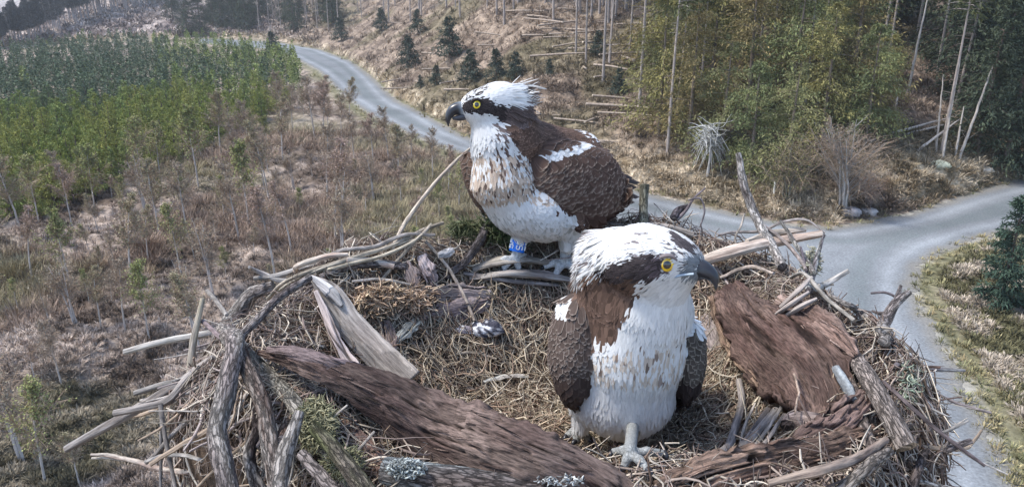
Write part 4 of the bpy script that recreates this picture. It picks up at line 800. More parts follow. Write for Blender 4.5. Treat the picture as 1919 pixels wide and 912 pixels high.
def lump(name, u, v, r, lift, col, col2, label, cat, seed, sc=(1, 1, .7)):
    p = N(u, v, lift); R0 = Rp(r, Nd(u, v, lift)); n = 26; th, ph = np.meshgrid(np.linspace(0, 2*math.pi, 37), np.linspace(.02, math.pi-.02, n)); x = np.sin(ph)*np.cos(th); y = np.sin(ph)*np.sin(th); z = np.cos(ph)
    R = R0*(1+.9*(fbm(x*2.3+z+seed, y*2.3-z*.7, seed, 4)-.5)); R[:, -1] = R[:, 0]; V = np.stack([x*R*sc[0], y*R*sc[1], z*R*sc[2]], -1)+p; i, j = np.meshgrid(np.arange(n-1), np.arange(36), indexing='ij'); k = (i*37+j).ravel()
    mx = sstep(.48, .56, fbm(x*3+z*2+seed, y*3+seed, seed+3, 4))[..., None]; C = np.array(col)*(1-mx)+np.array(col2)*mx
    mb = MB(); mb.add(V, np.stack([k, k+37, k+38, k+1], 1), C.reshape(-1, 3)); return tag(mb.build(name, M_lichen, loc=p), label, cat)
lump('lichen_chunk', 912, 617, 27, .02, (.07, .07, .09), (.72, .74, .78), 'dark wood chunk crusted with bright white lichen in the cup', 'wood chunk', 3, (1.15, .8, .65))
lump('lichen_chunk', 868, 618, 14, .015, (.25, .22, .24), (.62, .62, .64), 'small lichened chip touching the white crusted chunk', 'wood chunk', 4, (1.3, .7, .5))
# --- bottom lichen log
stick('log', [(720, 880, .05), (790, 893, .055), (880, 908, .055), (980, 925, .05), (1080, 935, .045)], [26, 30, 30, 28], (.16, .13, .12), 'dark log with blue grey lichen crust at the bottom of the picture', (.36, .40, .41), M_bark, 'log', .18, sides=18)
shreds('lichen_clump', 762, 880, 38, 18, 900, [(.30, .33, .33), (.40, .44, .43), (.18, .20, .20)], 'blue grey leafy lichen crust on the end of the dark log', 'lichen', 9, lift=.11, L=(.003, .007), r=.0010, spreadz=.006)
shreds('lichen_clump', 1050, 903, 46, 9, 380, [(.42, .44, .44), (.55, .57, .56), (.14, .14, .14)], 'grey lichen crust on the dark log below the huge slab', 'lichen', 10, lift=.10, L=(.003, .007), r=.0010, spreadz=.006)
# --- right side
stick('branch', [(1305, 493, .06), (1350, 478, .08), (1400, 464, .09), (1470, 450, 1.82), (1541, 438, 1.80)], [11, 15, 15, 13, 9], CREAM, 'thick pale split branch pointing out behind the head of the front osprey', (.44, .34, .28), M_smooth, 'branch', .14, sides=14, flat=.7)
stick('stick', [(1400, 452, .1), (1460, 436, 1.84), (1510, 430, 1.84)], [5, 7, 4], (.58, .50, .42), 'creamy splinter lying along the top of the pale split branch', None, M_smooth)
stick('branch', [(1383, 287, 1.88), (1390, 330, 1.87), (1404, 372, 1.86), (1422, 415, 1.84), (1443, 455, 1.80), (1466, 500, .06)], [5, 8, 8, 8.5, 9], (.30, .26, .24), 'tall upright branch with peeling white patches rising above the nest', (.66, .62, .58), M_bark, 'branch', .2, wob=.6)
stick('stick', [(1425, 418, 1.83), (1455, 440, 1.81), (1490, 475, 1.76), (1510, 505, .08)], [3, 3.5, 3.5], (.34, .29, .27), 'thin grey twig leaving the foot of the tall upright branch', None, wob=.5)
stick('stick', [(1395, 400, 1.83), (1388, 425, 1.82), (1378, 445, 1.82), (1384, 470, 1.82)], [1.8, 2.2, 2], (.50, .44, .38), 'hooked thin pale twig near the tall upright branch', None)
stick('twig', [(1268, 412, .06), (1285, 395, 1.90), (1300, 372, 1.90), (1322, 352, 1.90)], [4, 2.5, 1.5], (.26, .22, .23), 'dark twig rising above the crown of the front osprey', None, cat='twig')
stick('twig', [(1262, 408, .07), (1276, 392, 1.92), (1290, 386, 1.92)], [7, 7, 4], (.15, .13, .14), 'short thick dark stub above the crown of the front osprey', None, M_bark, cat='twig')
stick('twig', [(1290, 375, 1.88), (1312, 372, 1.88), (1320, 392, 1.88), (1312, 425, 1.88)], [1.6, 1.8, 1.4], (.24, .21, .22), 'curved dark twiglet arching beside the dark stub', None, cat='twig')
stick('twig', [(1225, 380, 1.93), (1245, 400, 1.93), (1262, 418, 1.9)], [1.2, 1.5, 1.5], (.55, .52, .50), 'very thin pale twig between the flat topped stub and the dark stub', None, cat='twig')
stick('twig', [(1345, 440, .06), (1375, 435, 1.86), (1430, 432, 1.86), (1470, 415, 1.84), (1510, 412, 1.82), (1546, 437, 1.80)], [2, 2.8, 2.5, 1.6], (.38, .34, .32), 'long thin twig arching over the pale split branch', None, cat='twig')
stick('twig', [(1462, 412, 1.80), (1480, 440, 1.78), (1505, 478, 1.74), (1526, 512, .10)], [2.5, 4.5, 5], (.44, .42, .38), 'lichened twig slanting to the cluster of spikes', (.32, .28, .26), M_bark, cat='twig', wob=.4)
stick('twig', [(1545, 440, 1.74), (1534, 470, 1.72), (1524, 505, 1.70), (1516, 545, .07)], [2.5, 5, 7], (.27, .24, .25), 'dark upright spike with lichen at its top', (.48, .48, .46), M_bark, cat='twig', wob=.5)
stick('twig', [(1500, 462, 1.72), (1512, 505, 1.70), (1520, 545, .06)], [2, 3.5, 4], (.22, .19, .21), 'second dark spike touching the lichened upright spike', None, cat='twig')
stick('twig', [(1480, 520, .06), (1510, 515, .10), (1550, 560, .09), (1600, 600, .08)], [3, 4, 4], (.38, .35, .31), 'grey twig curving down the outer rim from the spikes', None, cat='twig', wob=.4)
stick('stick', [(1530, 540, .08), (1560, 525, 1.66), (1590, 507, 1.66)], [6, 5.5, 4], (.54, .51, .47), 'short pale stub with a light cut end beyond the spikes', None, M_smooth)
stick('stick', [(1535, 535, .1), (1550, 533, 1.68), (1562, 533, 1.68)], [3, 2.5, 2], PALE, 'tiny pale side stub under the short pale one', None, M_smooth)
for k, (a, b, c_, lb) in enumerate([((1462, 575), (1495, 545), (1520, 520), 'lowest of the greyish splints bundled below the spikes'), ((1455, 588), (1482, 570), (1515, 548), 'thickest of the greyish splints bundled below the spikes'), ((1475, 590), (1505, 572), (1530, 560), 'shortest of the greyish splints bundled below the spikes')]):
    stick('stick', [(*a, .07), (*b, .10), (*c_, .10)], [4+k, 7, 5], (.36, .31, .28), lb, (.48, .42, .38), M_smooth, flat=.7)
stick('branch', [(1555, 552, .07), (1588, 570, .10), (1622, 592, 1.56), (1650, 610, 1.54), (1658, 640, .06)], [4, 6, 8, 10], (.34, .31, .29), 'curved grey branch bowing out toward the road on the outer rim', (.46, .42, .39), M_bark, 'branch', .2, wob=.4)
stick('branch', [(1655, 622, .05), (1662, 592, 1.52), (1678, 568, 1.52), (1704, 547, 1.53)], [13, 11, 9, 5], (.44, .40, .37), 'pale forked root end reaching up over the road', (.30, .26, .25), M_bark, 'branch', .25)
stick('twig', [(1668, 585, 1.53), (1680, 560, 1.53), (1688, 535, 1.54)], [6, 5, 3], (.34, .30, .29), 'middle prong of the forked root end', None, M_bark, cat='twig')
stick('twig', [(1662, 588, 1.54), (1645, 586, 1.55), (1634, 582, 1.56)], [5, 3, 2], (.16, .14, .14), 'dark lower prong of the forked root end', None, cat='twig')
stick('twig', [(1690, 562, 1.56), (1660, 548, 1.58), (1632, 549, 1.6)], [2, 2.5, 2], (.17, .15, .16), 'thin dark twig floating level behind the forked root end', None, cat='twig')
stick('twig', [(1680, 683, .05), (1712, 687, 1.50), (1760, 692, 1.51), (1808, 694, 1.52)], [4, 4, 4, 2.5], (.17, .15, .16), 'dark twig pointing straight out over the road', (.30, .30, .30), cat='twig', rough=.25)
stick('twig', [(1688, 688, 1.5), (1702, 698, 1.5), (1722, 705, 1.5)], [4, 3, 2.5], (.24, .21, .22), 'short side prong under the dark outward twig', None, cat='twig')
stick('branch', [(1600, 672, .05), (1625, 705, .07), (1650, 745, .07), (1680, 800, .06), (1700, 838, .06)], [15, 17, 18, 19, 20], (.33, .28, .25), 'thick grey brown log with a round cut end on the outer flank', (.42, .37, .33), M_bark, 'branch', .14, sides=16, endcol=(.48, .38, .28))
stick('branch', [(1592, 700, .04), (1602, 745, .05), (1620, 800, .05), (1640, 850, .05)], [8, 11, 11], (.22, .18, .16), 'dark branch just inside the thick cut log', (.32, .27, .24), M_bark, 'branch', .2)
stick('branch', [(1560, 680, .05), (1580, 712, .07), (1600, 750, .06)], [9, 9, 7], (.20, .21, .22), 'blue white lichened stub at the end of the leaning bark slab', (.46, .50, .52), M_lichen, 'branch', .35)
stick('stick', [(1655, 715, .07), (1700, 755, 1.22), (1750, 800, 1.20), (1845, 872, 1.18)], [4, 4, 4, 3], (.16, .13, .13), 'long straight dark twig running down outside the thick cut log', None)
stick('stick', [(1755, 815, 1.25), (1785, 802, 1.25), (1815, 788, 1.25)], [2.5, 3, 2], (.40, .38, .36), 'small pale lichened twig sticking out low over the road', None, rough=.4)
stick('stick', [(1770, 845, 1.2), (1795, 834, 1.2), (1820, 825, 1.2)], [6, 6, 5], (.32, .28, .28), 'stubby broken stick low over the road', None, M_bark)
stick('stick', [(1385, 713, .03), (1390, 750, .04), (1378, 800, .04), (1345, 855, .04), (1318, 888, .03)], [6, 7, 8, 7], (.36, .32, .30), 'smooth curved grey stick standing near the feet of the front osprey', None, M_smooth, rough=.06)
for k, (a, b, c_, col_, lb) in enumerate([((1478, 742), (1430, 815), (1385, 868), (.50, .45, .40), 'longest pale splinter of the bundle by the curved grey stick'), ((1455, 765), (1410, 820), (1345, 880), (.33, .30, .28), 'thickest grey splinter of the bundle by the curved grey stick'),
                                    ((1440, 765), (1400, 825), (1350, 870), (.24, .21, .20), 'darkest splinter of the bundle by the curved grey stick'), ((1470, 775), (1440, 820), (1400, 865), (.42, .37, .33), 'outer thin splinter of the bundle by the curved grey stick'), ((1415, 755), (1395, 800), (1385, 845), (.52, .46, .40), 'thin upright splinter between the curved stick and the bundle')]):
    stick('splinter', [(*a, .04), (*b, .045), (*c_, .03)], [[3, 4, 3], [6, 9, 8], [5, 8, 6], [3, 4, 3], [2, 3, 2]][k], col_, lb, None, M_smooth, 'splinter', flat=.6)
stick('twig', [(1488, 700, .10), (1496, 740, .09), (1490, 775, .08)], [2, 2.2, 1.8], (.50, .38, .30), 'thin wavy root hanging on the leaning bark slab', None, cat='twig', wob=1.2)
stick('branch', [(1440, 905, .06), (1520, 885, .07), (1600, 860, .07), (1660, 825, .06)], [7, 9, 9, 7], (.34, .27, .22), 'brown rod crossing the stringy bark bundle', (.24, .18, .15), M_smooth, 'branch', .15)
stick('branch', [(1560, 935, .05), (1620, 880, .07), (1665, 845, .06)], [11, 12, 10], (.40, .36, .31), 'pale mottled branch at the bottom corner of the nest', (.28, .24, .21), M_bark, 'branch', .2)
stick('branch', [(1700, 935, .04), (1720, 880, .05), (1735, 845, .04)], [10, 9, 6], (.22, .18, .17), 'dark branch at the outer bottom corner of the nest', None, M_bark, 'branch', .2)
stick('stick', [(1350, 520, .05), (1400, 500, .08), (1450, 512, .08)], [3, 4, 3], (.44, .37, .32), 'brownish twig arched above the leaning bark slab', None, wob=.5)
stick('stick', [(1150, 450, .02), (1200, 425, .04), (1262, 428, .05), (1300, 440, .05)], [5, 7, 5], (.46, .41, .37), 'weathered stick on the back rim behind the crown of the front osprey', None, M_smooth)

# --- many similar loose sticks woven through the rim: individuals sharing a label per area
rs = RS(404)
def loose(n, ang, rad, L, rpx, lab, grp, tang=.35, cols=None, flank=False, seed=0, thick=(0.0020, .0050)):
    rs = RS(seed); cols = cols or [GREY, TAN, BRN, MAUVE, PALE, (.2, .17, .15)]
    for k in range(n):
        a = math.radians(ang[0]+(ang[1]-ang[0])*rs.rand()); r = (rad[0]+(rad[1]-rad[0])*rs.rand())/shp(a); l = (L[0]+(L[1]-L[0])*rs.rand())
        x, y = NCX+NRX*r*math.cos(a), NCY+NRY*r*math.sin(a); th = a+math.pi/2+rs.randn()*tang*math.pi/2; c = rs.randn()*.5
        m = 6; tt = np.linspace(-.5, .5, m); px_ = x+l*tt*math.cos(th)-c*l*tt*tt*math.sin(th); py_ = y+l*tt*math.sin(th)+c*l*tt*tt*math.cos(th)
        z = NZ(px_, py_); z = np.maximum(z, z[2]-.04); lift = rs.rand()*.025+.003
        if flank: zz = -.02-rs.rand()*.75; z = zz+l*tt*float(np.clip(rs.randn()*.5, -.8, .8))-.05+0*z; rr2 = np.hypot((px_-NCX)/NRX, (py_-NCY)/NRY); f = (1.02+.05*rs.rand()-zz*.08)/(rr2*shp(a)); px_ = NCX+(px_-NCX)*f; py_ = NCY+(py_-NCY)*f
        else: z = np.maximum(z, np.polyval(np.polyfit(tt, z, 1), tt))+lift
        W = np.stack([px_*S, py_*S, CAMZ+S*(z-H0)], -1); W += rs.randn(m, 3)*.002
        rr_ = thick[0]+(thick[1]-thick[0])*rs.rand()**1.8; mb = MB(); col = cols[rs.randint(len(cols))]
        tube(mb, W, [rr_*.7, rr_, rr_*.45], 7, .14, seed*31+k, np.array(col)*(.7+.5*rs.rand()), n=16, wob=rr_*.6)
        tag(mb.build('loose_twig', M_thin if rr_ < .003 else (M_bark if rs.rand() < .5 else M_smooth), loc=W[0]), lab, 'twig', grp)
loose(58, (100, 175), (.74, 1.02), (.12, .45), 3, 'thin weathered twig among many in the rim left of the standing osprey', 'loose twigs in the back rim', seed=1, thick=(.0013, .0042))
loose(40, (35, 100), (.74, 1.0), (.12, .40), 3, 'thin weathered twig among many in the back rim behind both ospreys', 'loose twigs behind the ospreys', seed=2, thick=(.0013, .0042))
loose(48, (-45, 35), (.72, 1.06), (.10, .35), 3, 'thin tangled twig among many on the road side of the nest', 'loose twigs on the road side', tang=.6, seed=3, thick=(.0013, .0045))
loose(85, (172, 240), (.84, 1.05), (.15, .40), 3, 'grey stick among many packed into the flank beneath the knee branch', 'sticks packed into the flank', tang=.8, flank=True, seed=4, thick=(.0025, .010))
loose(60, (178, 232), (.80, 1.0), (.10, .34), 3, 'pale thin twig among many tangled on the rim around the knee branch', 'twigs around the knee branch', tang=.9, seed=8, thick=(.0012, .0040), cols=[PALE, GREY, GREY, MAUVE, TAN])
loose(45, (-65, 20), (.9, 1.05), (.12, .35), 3, 'dark stick among many packed into the flank above the road', 'sticks packed into the road flank', tang=.8, flank=True, seed=5, thick=(.003, .007), cols=[BRN, DARK, GREY, MAUVE])
# --- straw and fibre: uncountable
def straw(name, n, rfun, label, seed, L, r, cols, lift, curl=1.0, tang=0, zr=.02, cat='nest lining'):
    rs = RS(seed); a = rs.rand(n)*6.283; rr = rfun(rs, n, a)/shp(a); x = NCX+NRX*rr*np.cos(a); y = NCY+NRY*rr*np.sin(a); l = L[0]+(L[1]-L[0])*rs.rand(n)**1.5
    th = rs.rand(n)*6.283 if not tang else a+math.pi/2+rs.randn(n)*tang; K = 7; tt = np.linspace(-.5, .5, K); c = rs.randn(n)*1.6*curl; c2 = rs.randn(n)*1.2*curl
    ang = th[:, None]+c[:, None]*tt[None]*2+c2[:, None]*(tt**2)[None]*3
    px_ = x[:, None]+np.cumsum(np.cos(ang), 1)*l[:, None]/K-.5*l[:, None]*np.cos(th)[:, None]; py_ = y[:, None]+np.cumsum(np.sin(ang), 1)*l[:, None]/K-.5*l[:, None]*np.sin(th)[:, None]
    lf = lift*rs.rand(n)**1.3; z = NZ(px_, py_)+lf[:, None]+rs.randn(n, 1)*zr*tt[None]*2+(.25-tt**2)[None]*rs.rand(n, 1)**2*l[:, None]*.25
    ok = ((px_-NCX)/NRX)**2+((py_-NCY)/NRY)**2; z = np.where(ok > .80, np.clip(z, z[:, 3:4]-.035, z[:, 3:4]+.035), z)
    W = np.stack([px_*S, py_*S, CAMZ+S*(z-H0)], -1); pr = np.array([.5, .85, 1, 1, .95, .8, .4]); R = r*(.45+1.1*rs.rand(n, 1)**2)*pr[None]
    C = np.array(cols)[rs.randint(len(cols), size=n)]*(.55+.75*rs.rand(n, 1)); mb = MB(); strands(mb, W, R, 3, C)
    return tag(mb.build(name, M_straw), label, cat, kind='stuff')
STR = [(.50, .42, .31), (.40, .32, .23), (.32, .23, .17), (.58, .51, .40), (.24, .17, .13), (.42, .37, .30)]
straw('nest_lining', 9500, lambda rs, n, a: .80*np.sqrt(rs.rand(n)), 'dry straw, grass and rootlets lining the cup', 21, (.06, .22), .0011, STR, .022, 1.3)
straw('nest_fibres', 7000, lambda rs, n, a: .82*np.sqrt(rs.rand(n)), 'brown rootlets and fine litter in the cup', 22, (.03, .10), .0008, [(.22, .16, .125), (.30, .23, .17), (.14, .10, .08), (.42, .36, .28)], .018, 1.5)
straw('rim_twigs', 4200, lambda rs, n, a: .70+.34*rs.rand(n), 'fine tangled dead twigs and grass all around the rim', 23, (.06, .26), .0012, [(.42, .37, .31), (.32, .26, .22), (.52, .46, .38), (.22, .17, .15), (.18, .13, .11)], .045, .7, tang=.8, zr=.02)
straw('rim_litter', 9000, lambda rs, n, a: .66+.40*rs.rand(n), 'dark bark crumbs and rootlets packed between the rim sticks', 24, (.02, .09), .0013, [(.13, .09, .07), (.2, .15, .12), (.28, .22, .19), (.38, .32, .27)], .03, 1.2)
# ---------------------------------------------------------------- ospreys
def surface_nets(val, org, h):
    ins = val < 0; nx, ny, nz = val.shape
    acc = np.zeros((nx-1, ny-1, nz-1, 3), np.float32); cnt = np.zeros((nx-1, ny-1, nz-1), np.float32)
    for ax in range(3):
        sl0 = [slice(None)]*3; sl1 = [slice(None)]*3; sl0[ax] = slice(0, -1); sl1[ax] = slice(1, None)
        a, b = val[tuple(sl0)], val[tuple(sl1)]; I = np.argwhere((a < 0) != (b < 0))
        va, vb = a[tuple(I.T)], b[tuple(I.T)]; t = va/(va-vb); pos = I.astype(np.float32); pos[:, ax] += t
        o = [k for k in range(3) if k != ax]
        for da in (0, 1):
            for db in (0, 1):
                c = I.copy(); c[:, o[0]] -= da; c[:, o[1]] -= db
                ok = (c >= 0).all(1) & (c[:, 0] < nx-1) & (c[:, 1] < ny-1) & (c[:, 2] < nz-1); cc = tuple(c[ok].T)
                np.add.at(acc, cc, pos[ok]); np.add.at(cnt, cc, 1)
    act = cnt > 0; vid = np.full(cnt.shape, -1, np.int64); vid[act] = np.arange(act.sum()); V = acc[act]/cnt[act][:, None]
    Q = []
    for ax in range(3):
        sl0 = [slice(None)]*3; sl1 = [slice(None)]*3; sl0[ax] = slice(0, -1); sl1[ax] = slice(1, None)
        a, b = ins[tuple(sl0)], ins[tuple(sl1)]; I = np.argwhere(a != b); o = [(ax+1) % 3, (ax+2) % 3]
        ok = (I[:, o[0]] > 0) & (I[:, o[1]] > 0) & (I[:, o[0]] < val.shape[o[0]]-1) & (I[:, o[1]] < val.shape[o[1]]-1); I = I[ok]; fl = a[tuple(I.T)]
        def g(d0, d1):
            c = I.copy(); c[:, o[0]] -= d0; c[:, o[1]] -= d1; return vid[tuple(c.T)]
        q = np.stack([g(1, 1), g(0, 1), g(0, 0), g(1, 0)], 1); q[~fl] = q[~fl][:, ::-1]; Q.append(q)
    return V*h+org, np.concatenate(Q)
def sd_cone(Pt, a, b, ra, rb):
    ab = b-a; t = np.clip(((Pt-a)@ab)/(ab@ab+1e-12), 0, 1); return np.linalg.norm(Pt-(a+t[..., None]*ab), axis=-1)-(ra+(rb-ra)*t)
def smin(a, b, k): h = np.clip(.5+.5*(b-a)/k, 0, 1); return b*(1-h)+a*h-k*h*(1-h)
def sd_ell(Pt, c, Rm, rad):
    q = (Pt-c)@Rm; k0 = np.linalg.norm(q/rad, axis=-1); k1 = np.linalg.norm(q/(rad*rad), axis=-1); return k0*(k0-1)/(k1+1e-9)
class Bird:
    def __init__(s, d0): s.d0 = d0; s.body = []; s.wing = []; s.leg = []
    def p(s, u, v, dd): return P(u, v, s.d0+dd)
    def r(s, px, dd): return px*(s.d0+dd)/F*S
    def cone(s, lst, A, B, k=None):
        lst.append(('c', s.p(*A[:3]), s.p(*B[:3]), s.r(A[3], A[2]), s.r(B[3], B[2]), k))
    def ell(s, lst, A, rad, rot=0, k=None, yaw=0):
        """rad in px (u, v, depth); rot in the picture plane (degrees), yaw about the picture's vertical"""
        c = s.p(*A); cr, sr = math.cos(math.radians(rot)), math.sin(math.radians(rot)); cy, sy = math.cos(math.radians(yaw)), math.sin(math.radians(yaw))
        e1 = RGT*cr-UPV*sr; e2 = RGT*sr+UPV*cr; e3 = FWD; e1b = e1*cy+e3*sy; e3b = -e1*sy+e3*cy
        lst.append(('e', c, np.stack([e1b, e2, e3b], 1), np.array([s.r(x, A[2]) for x in rad]), k))
    def ev(s, lst, Pt, k):
        d = None
        for q in lst:
            x = sd_cone(Pt, *q[1:5]) if q[0] == 'c' else sd_ell(Pt, *q[1:4]); kk = q[-1] if q[-1] else k
            d = x if d is None else smin(d, x, kk)
        return d
    def f(s, Pt, kb=.016, kw=.006):
        b = s.ev(s.body, Pt, kb); w = s.ev(s.wing, Pt, .012) if s.wing else 9+0*b; l = s.ev(s.leg, Pt, .004)
        return smin(smin(b, w, kw), l, .008), b, w, l
    def hit(s, u, v):
        r_ = ray(u, v); ds = np.linspace(s.d0-.5, s.d0+.3, 900); q = CAM+S*ds[:, None]*r_; d = s.f(q)[0]; i = np.argmax(d < 0); return q[i] if (d < 0).any() else None
    def grad(s, q, e=.0015):
        g = np.stack([s.f(q+np.eye(3)[k]*e)[0]-s.f(q-np.eye(3)[k]*e)[0] for k in range(3)], -1); return nrm(g)
def jit(u, v, a, rs): return u+rs.randn(*u.shape)*a, v+rs.randn(*v.shape)*a
def pin(u, v, poly): return inpoly(u, v, np.array(poly, float))
def feathers(mb, p, n, flow, L, W, col, edge, rs, lift=.15, round_=.7, bend=.25, raise_=None, soft=False):
    """a coat of overlapping feathers: each a bent blade, darker inside and with its own rim colour"""
    t = nrm(flow-(flow*n).sum(1, keepdims=True)*n); s_ = np.cross(n, t); N_ = len(p)
    lf = lift*(.6+.8*rs.rand(N_)) if raise_ is None else raise_
    ys = np.array([0, .3, .62, .88, 1.0]); ws = np.array([.45, .95, 1.0, .70*round_+.1, .10])
    rows = []
    for y, w in zip(ys, ws):
        c = p+t*(L*y)[:, None]+n*((L*y*lf)-(L*bend*y*y*lf))[:, None]+n*.0006
        arch = n*(W*.22*w)[:, None]
        rows.append(np.stack([c-s_*(W*w)[:, None]-arch, c-s_*(W*w*.72)[:, None], c+arch*.25, c+s_*(W*w*.72)[:, None], c+s_*(W*w)[:, None]-arch], 1))
    V = np.stack(rows, 1); idx = np.arange(N_*25).reshape(N_, 5, 5)
    q = np.stack([idx[:, :-1, :-1], idx[:, :-1, 1:], idx[:, 1:, 1:], idx[:, 1:, :-1]], -1).reshape(-1, 4)[:, ::-1]
    m = np.zeros((5, 5)); m[:, 0] = m[:, 4] = 1; m[4] = 1; m[0] = 0; m[3, 1:4] = .0; m[3, 0] = m[3, 4] = 1
    C = col[:, None, None, :]*(1-m[None, :, :, None])+edge[:, None, None, :]*m[None, :, :, None]
    uv = np.zeros((N_, 5, 5, 2)); uv[..., 0] = (np.arange(5)*.25)[None, None]*W[:, None, None]*2+rs.rand(N_)[:, None, None]; uv[..., 1] = ys[None, :, None]*L[:, None, None]
    mb.add(V, q, C.reshape(-1, 3), uv)
    if soft: mb.nv.append(np.repeat(nrm(n*1.0+t*.08), 25, 0)+rs.randn(N_*25, 3)*.03)
def eye_mesh(c, gaze, r, name, parent, pupil=.42, iris=(.85, .66, .04)):
    gaze = nrm(np.array(gaze)); ref = np.array([0, 0, 1.0]); a = nrm(np.cross(gaze, ref)); b = np.cross(gaze, a); mb = MB(); n, m = 40, 32
    th, ph = np.meshgrid(np.linspace(0, 2*math.pi, m+1), np.linspace(0, math.pi, n)); V = c+r*(np.sin(ph)[..., None]*(np.cos(th)[..., None]*a+np.sin(th)[..., None]*b)+np.cos(ph)[..., None]*gaze)
    pr = np.sin(ph); col = np.where((pr < pupil)[..., None], np.array([.004, .004, .005]), np.array(iris)*(.75+.5*vn(th*6, pr*5, 3))[..., None]); col = np.where(((pr > .90) | (ph > 1.5))[..., None], np.array([.01, .008, .008]), col)
    i, j = np.meshgrid(np.arange(n-1), np.arange(m), indexing='ij'); k = (i*(m+1)+j).ravel(); mb.add(V, np.stack([k, k+m+1, k+m+2, k+1], 1), col.reshape(-1, 3)); e = mb.build(name, M_eye, parent, loc=None)
    return e
def ring3(c, axis, R, r, col, name, mat_, parent, n=40):
    axis = nrm(np.array(axis)); ref = np.array([0, 0, 1.0]); a = nrm(np.cross(axis, ref)); b = np.cross(axis, a); th = np.linspace(0, 2*math.pi, n+1)
    pts = c+R*(np.cos(th)[:, None]*a+np.sin(th)[:, None]*b); mb = MB(); tube(mb, pts, r, 8, 0, 1, col, n=n+1, caps=False); return mb.build(name, mat_, parent)

def build_bird(B, root, colfun, flowfun, lenfun, wingfun, nfe, h=.0024, seed=1, parts=None, eyes=(), keep_out=(), legcol=(.55, .57, .58), wfun=lambda u, v: 1):
    rs = RS(seed)
    allp = [q for q in B.body+B.wing+B.leg]; pts = []
    for q in allp:
        if q[0] == 'c': pts += [q[1]-q[3], q[1]+q[3], q[2]-q[4], q[2]+q[4]]
        else: pts += [q[1]-q[3].max(), q[1]+q[3].max()]
    lo = np.min(pts, 0)-.012; hi = np.max(pts, 0)+.012; n = np.ceil((hi-lo)/h).astype(int)
    gx = [lo[k]+h*np.arange(n[k]) for k in range(3)]; val = np.empty(n, np.float32)
    for a in range(0, n[0], 24):
        Pt = np.stack(np.meshgrid(gx[0][a:a+24], gx[1], gx[2], indexing='ij'), -1); val[a:a+24] = B.f(Pt)[0]
    V, Q = surface_nets(val, lo, h); V = V.astype(float)
    nn = B.grad(V); f, fb, fw, fl = B.f(V); V = V-nn*np.clip(f, -.002, .002)[:, None]
    u, v, dd = proj(V); leg = fl < np.minimum(fb, fw)+.0005
    C, E = colfun(u, v, nn, (fw < fb), rs, V); C[leg] = np.array(legcol)*(.8+.4*rs.rand(leg.sum(), 1))
    mb = MB(); mb.add(V, Q, C*.9); body = mb.build('body', [M_feather, M_skin], root)
    lm = leg[Q].all(1); mi = np.zeros(len(Q), np.int32); mi[lm] = 1; body.data.polygons.foreach_set('material_index', mi); body.data.update()
    # plumage
    tri = np.concatenate([Q[:, :3], Q[:, [0, 2, 3]]]); ta = V[tri]; ar = np.linalg.norm(np.cross(ta[:, 1]-ta[:, 0], ta[:, 2]-ta[:, 0]), axis=1); ar[leg[tri].any(1)] = 0; ut, vt, _ = proj(ta.mean(1)); ar *= wfun(ut, vt)
    pick = rs.choice(len(tri), size=nfe, p=ar/ar.sum()); w = rs.dirichlet((1, 1, 1), size=nfe); p = (V[tri[pick]]*w[..., None]).sum(1); n_ = B.grad(p); f, fb, fw, fl = B.f(p)
    u, v, dd = proj(p); iw = fw < fb-.001; m = np.ones(nfe, bool)
    for (c, r_) in keep_out: m &= np.linalg.norm(p-c, axis=1) > r_
    m1 = m & ~iw; C, E = colfun(u, v, n_, iw, rs, p); L, W, Rs = lenfun(u, v, rs, n_); fl_ = flowfun(u, v)
    mb = MB(); feathers(mb, p[m1], n_[m1], fl_[m1]+rs.randn(m1.sum(), 3)*.10, L[m1], W[m1], C[m1], E[m1], rs, raise_=Rs[m1], soft=True); mb.build('plumage', M_feather, root)
    # wing feathers: bigger scales laid roughly evenly, farthest along the flow first
    ncell = {}; idx = np.where(iw & m)[0]; rs.shuffle(idx); keep = []
    for i in idx:
        sp = wingfun(u[i], v[i])[0]*.55; c = tuple((p[i]//sp).astype(int)); ok = True
        for a in (-1, 0, 1):
            for b in (-1, 0, 1):
                for c3 in (-1, 0, 1):
                    for j in ncell.get((c[0]+a, c[1]+b, c[2]+c3), ()):
                        if ((p[j]-p[i])**2).sum() < sp*sp: ok = False; break
                    if not ok: break
                if not ok: break
            if not ok: break
        if ok: ncell.setdefault(c, []).append(i); keep.append(i)
    keep = np.array(keep); wf = [wingfun(u[i], v[i]) for i in keep]; W_ = np.array([x[0] for x in wf])*(.9+.2*rs.rand(len(keep))); L_ = np.array([x[1] for x in wf])*(.9+.25*rs.rand(len(keep)))
    Cw = np.array([x[2] for x in wf])*(.75+.5*rs.rand(len(keep), 1)); Ew = np.array([x[3] for x in wf])*(.6+.6*rs.rand(len(keep), 1))
    mb = MB(); feathers(mb, p[keep], n_[keep], fl_[keep]+rs.randn(len(keep), 3)*.06, L_, W_*.60, Cw, Ew, rs, lift=.09, round_=1.15, soft=True); mb.build('wing_feathers', M_feather, root)
    print('bird', len(V), 'verts', len(keep), 'wing feathers')
def idw(ctrl, u, v, du=0):
    c = np.array(ctrl, float); w = 1/(((u[:, None]-c[:, 0])**2+(v[:, None]-c[:, 1])**2)+60)**1.5; w /= w.sum(1, keepdims=True)
    d = w@c[:, 2:5]; return nrm(RGT*d[:, 0:1]-UPV*d[:, 1:2]+FWD*d[:, 2:3])
def talon(B, pts, r, parent):
    mb = MB(); tube(mb, [B.p(*q) for q in pts], [B.r(r, 0), B.r(r*.7, 0), B.r(.6, 0)], 8, 0, 1, (.018, .018, .022), n=10); mb.build('talon', M_horn, parent)
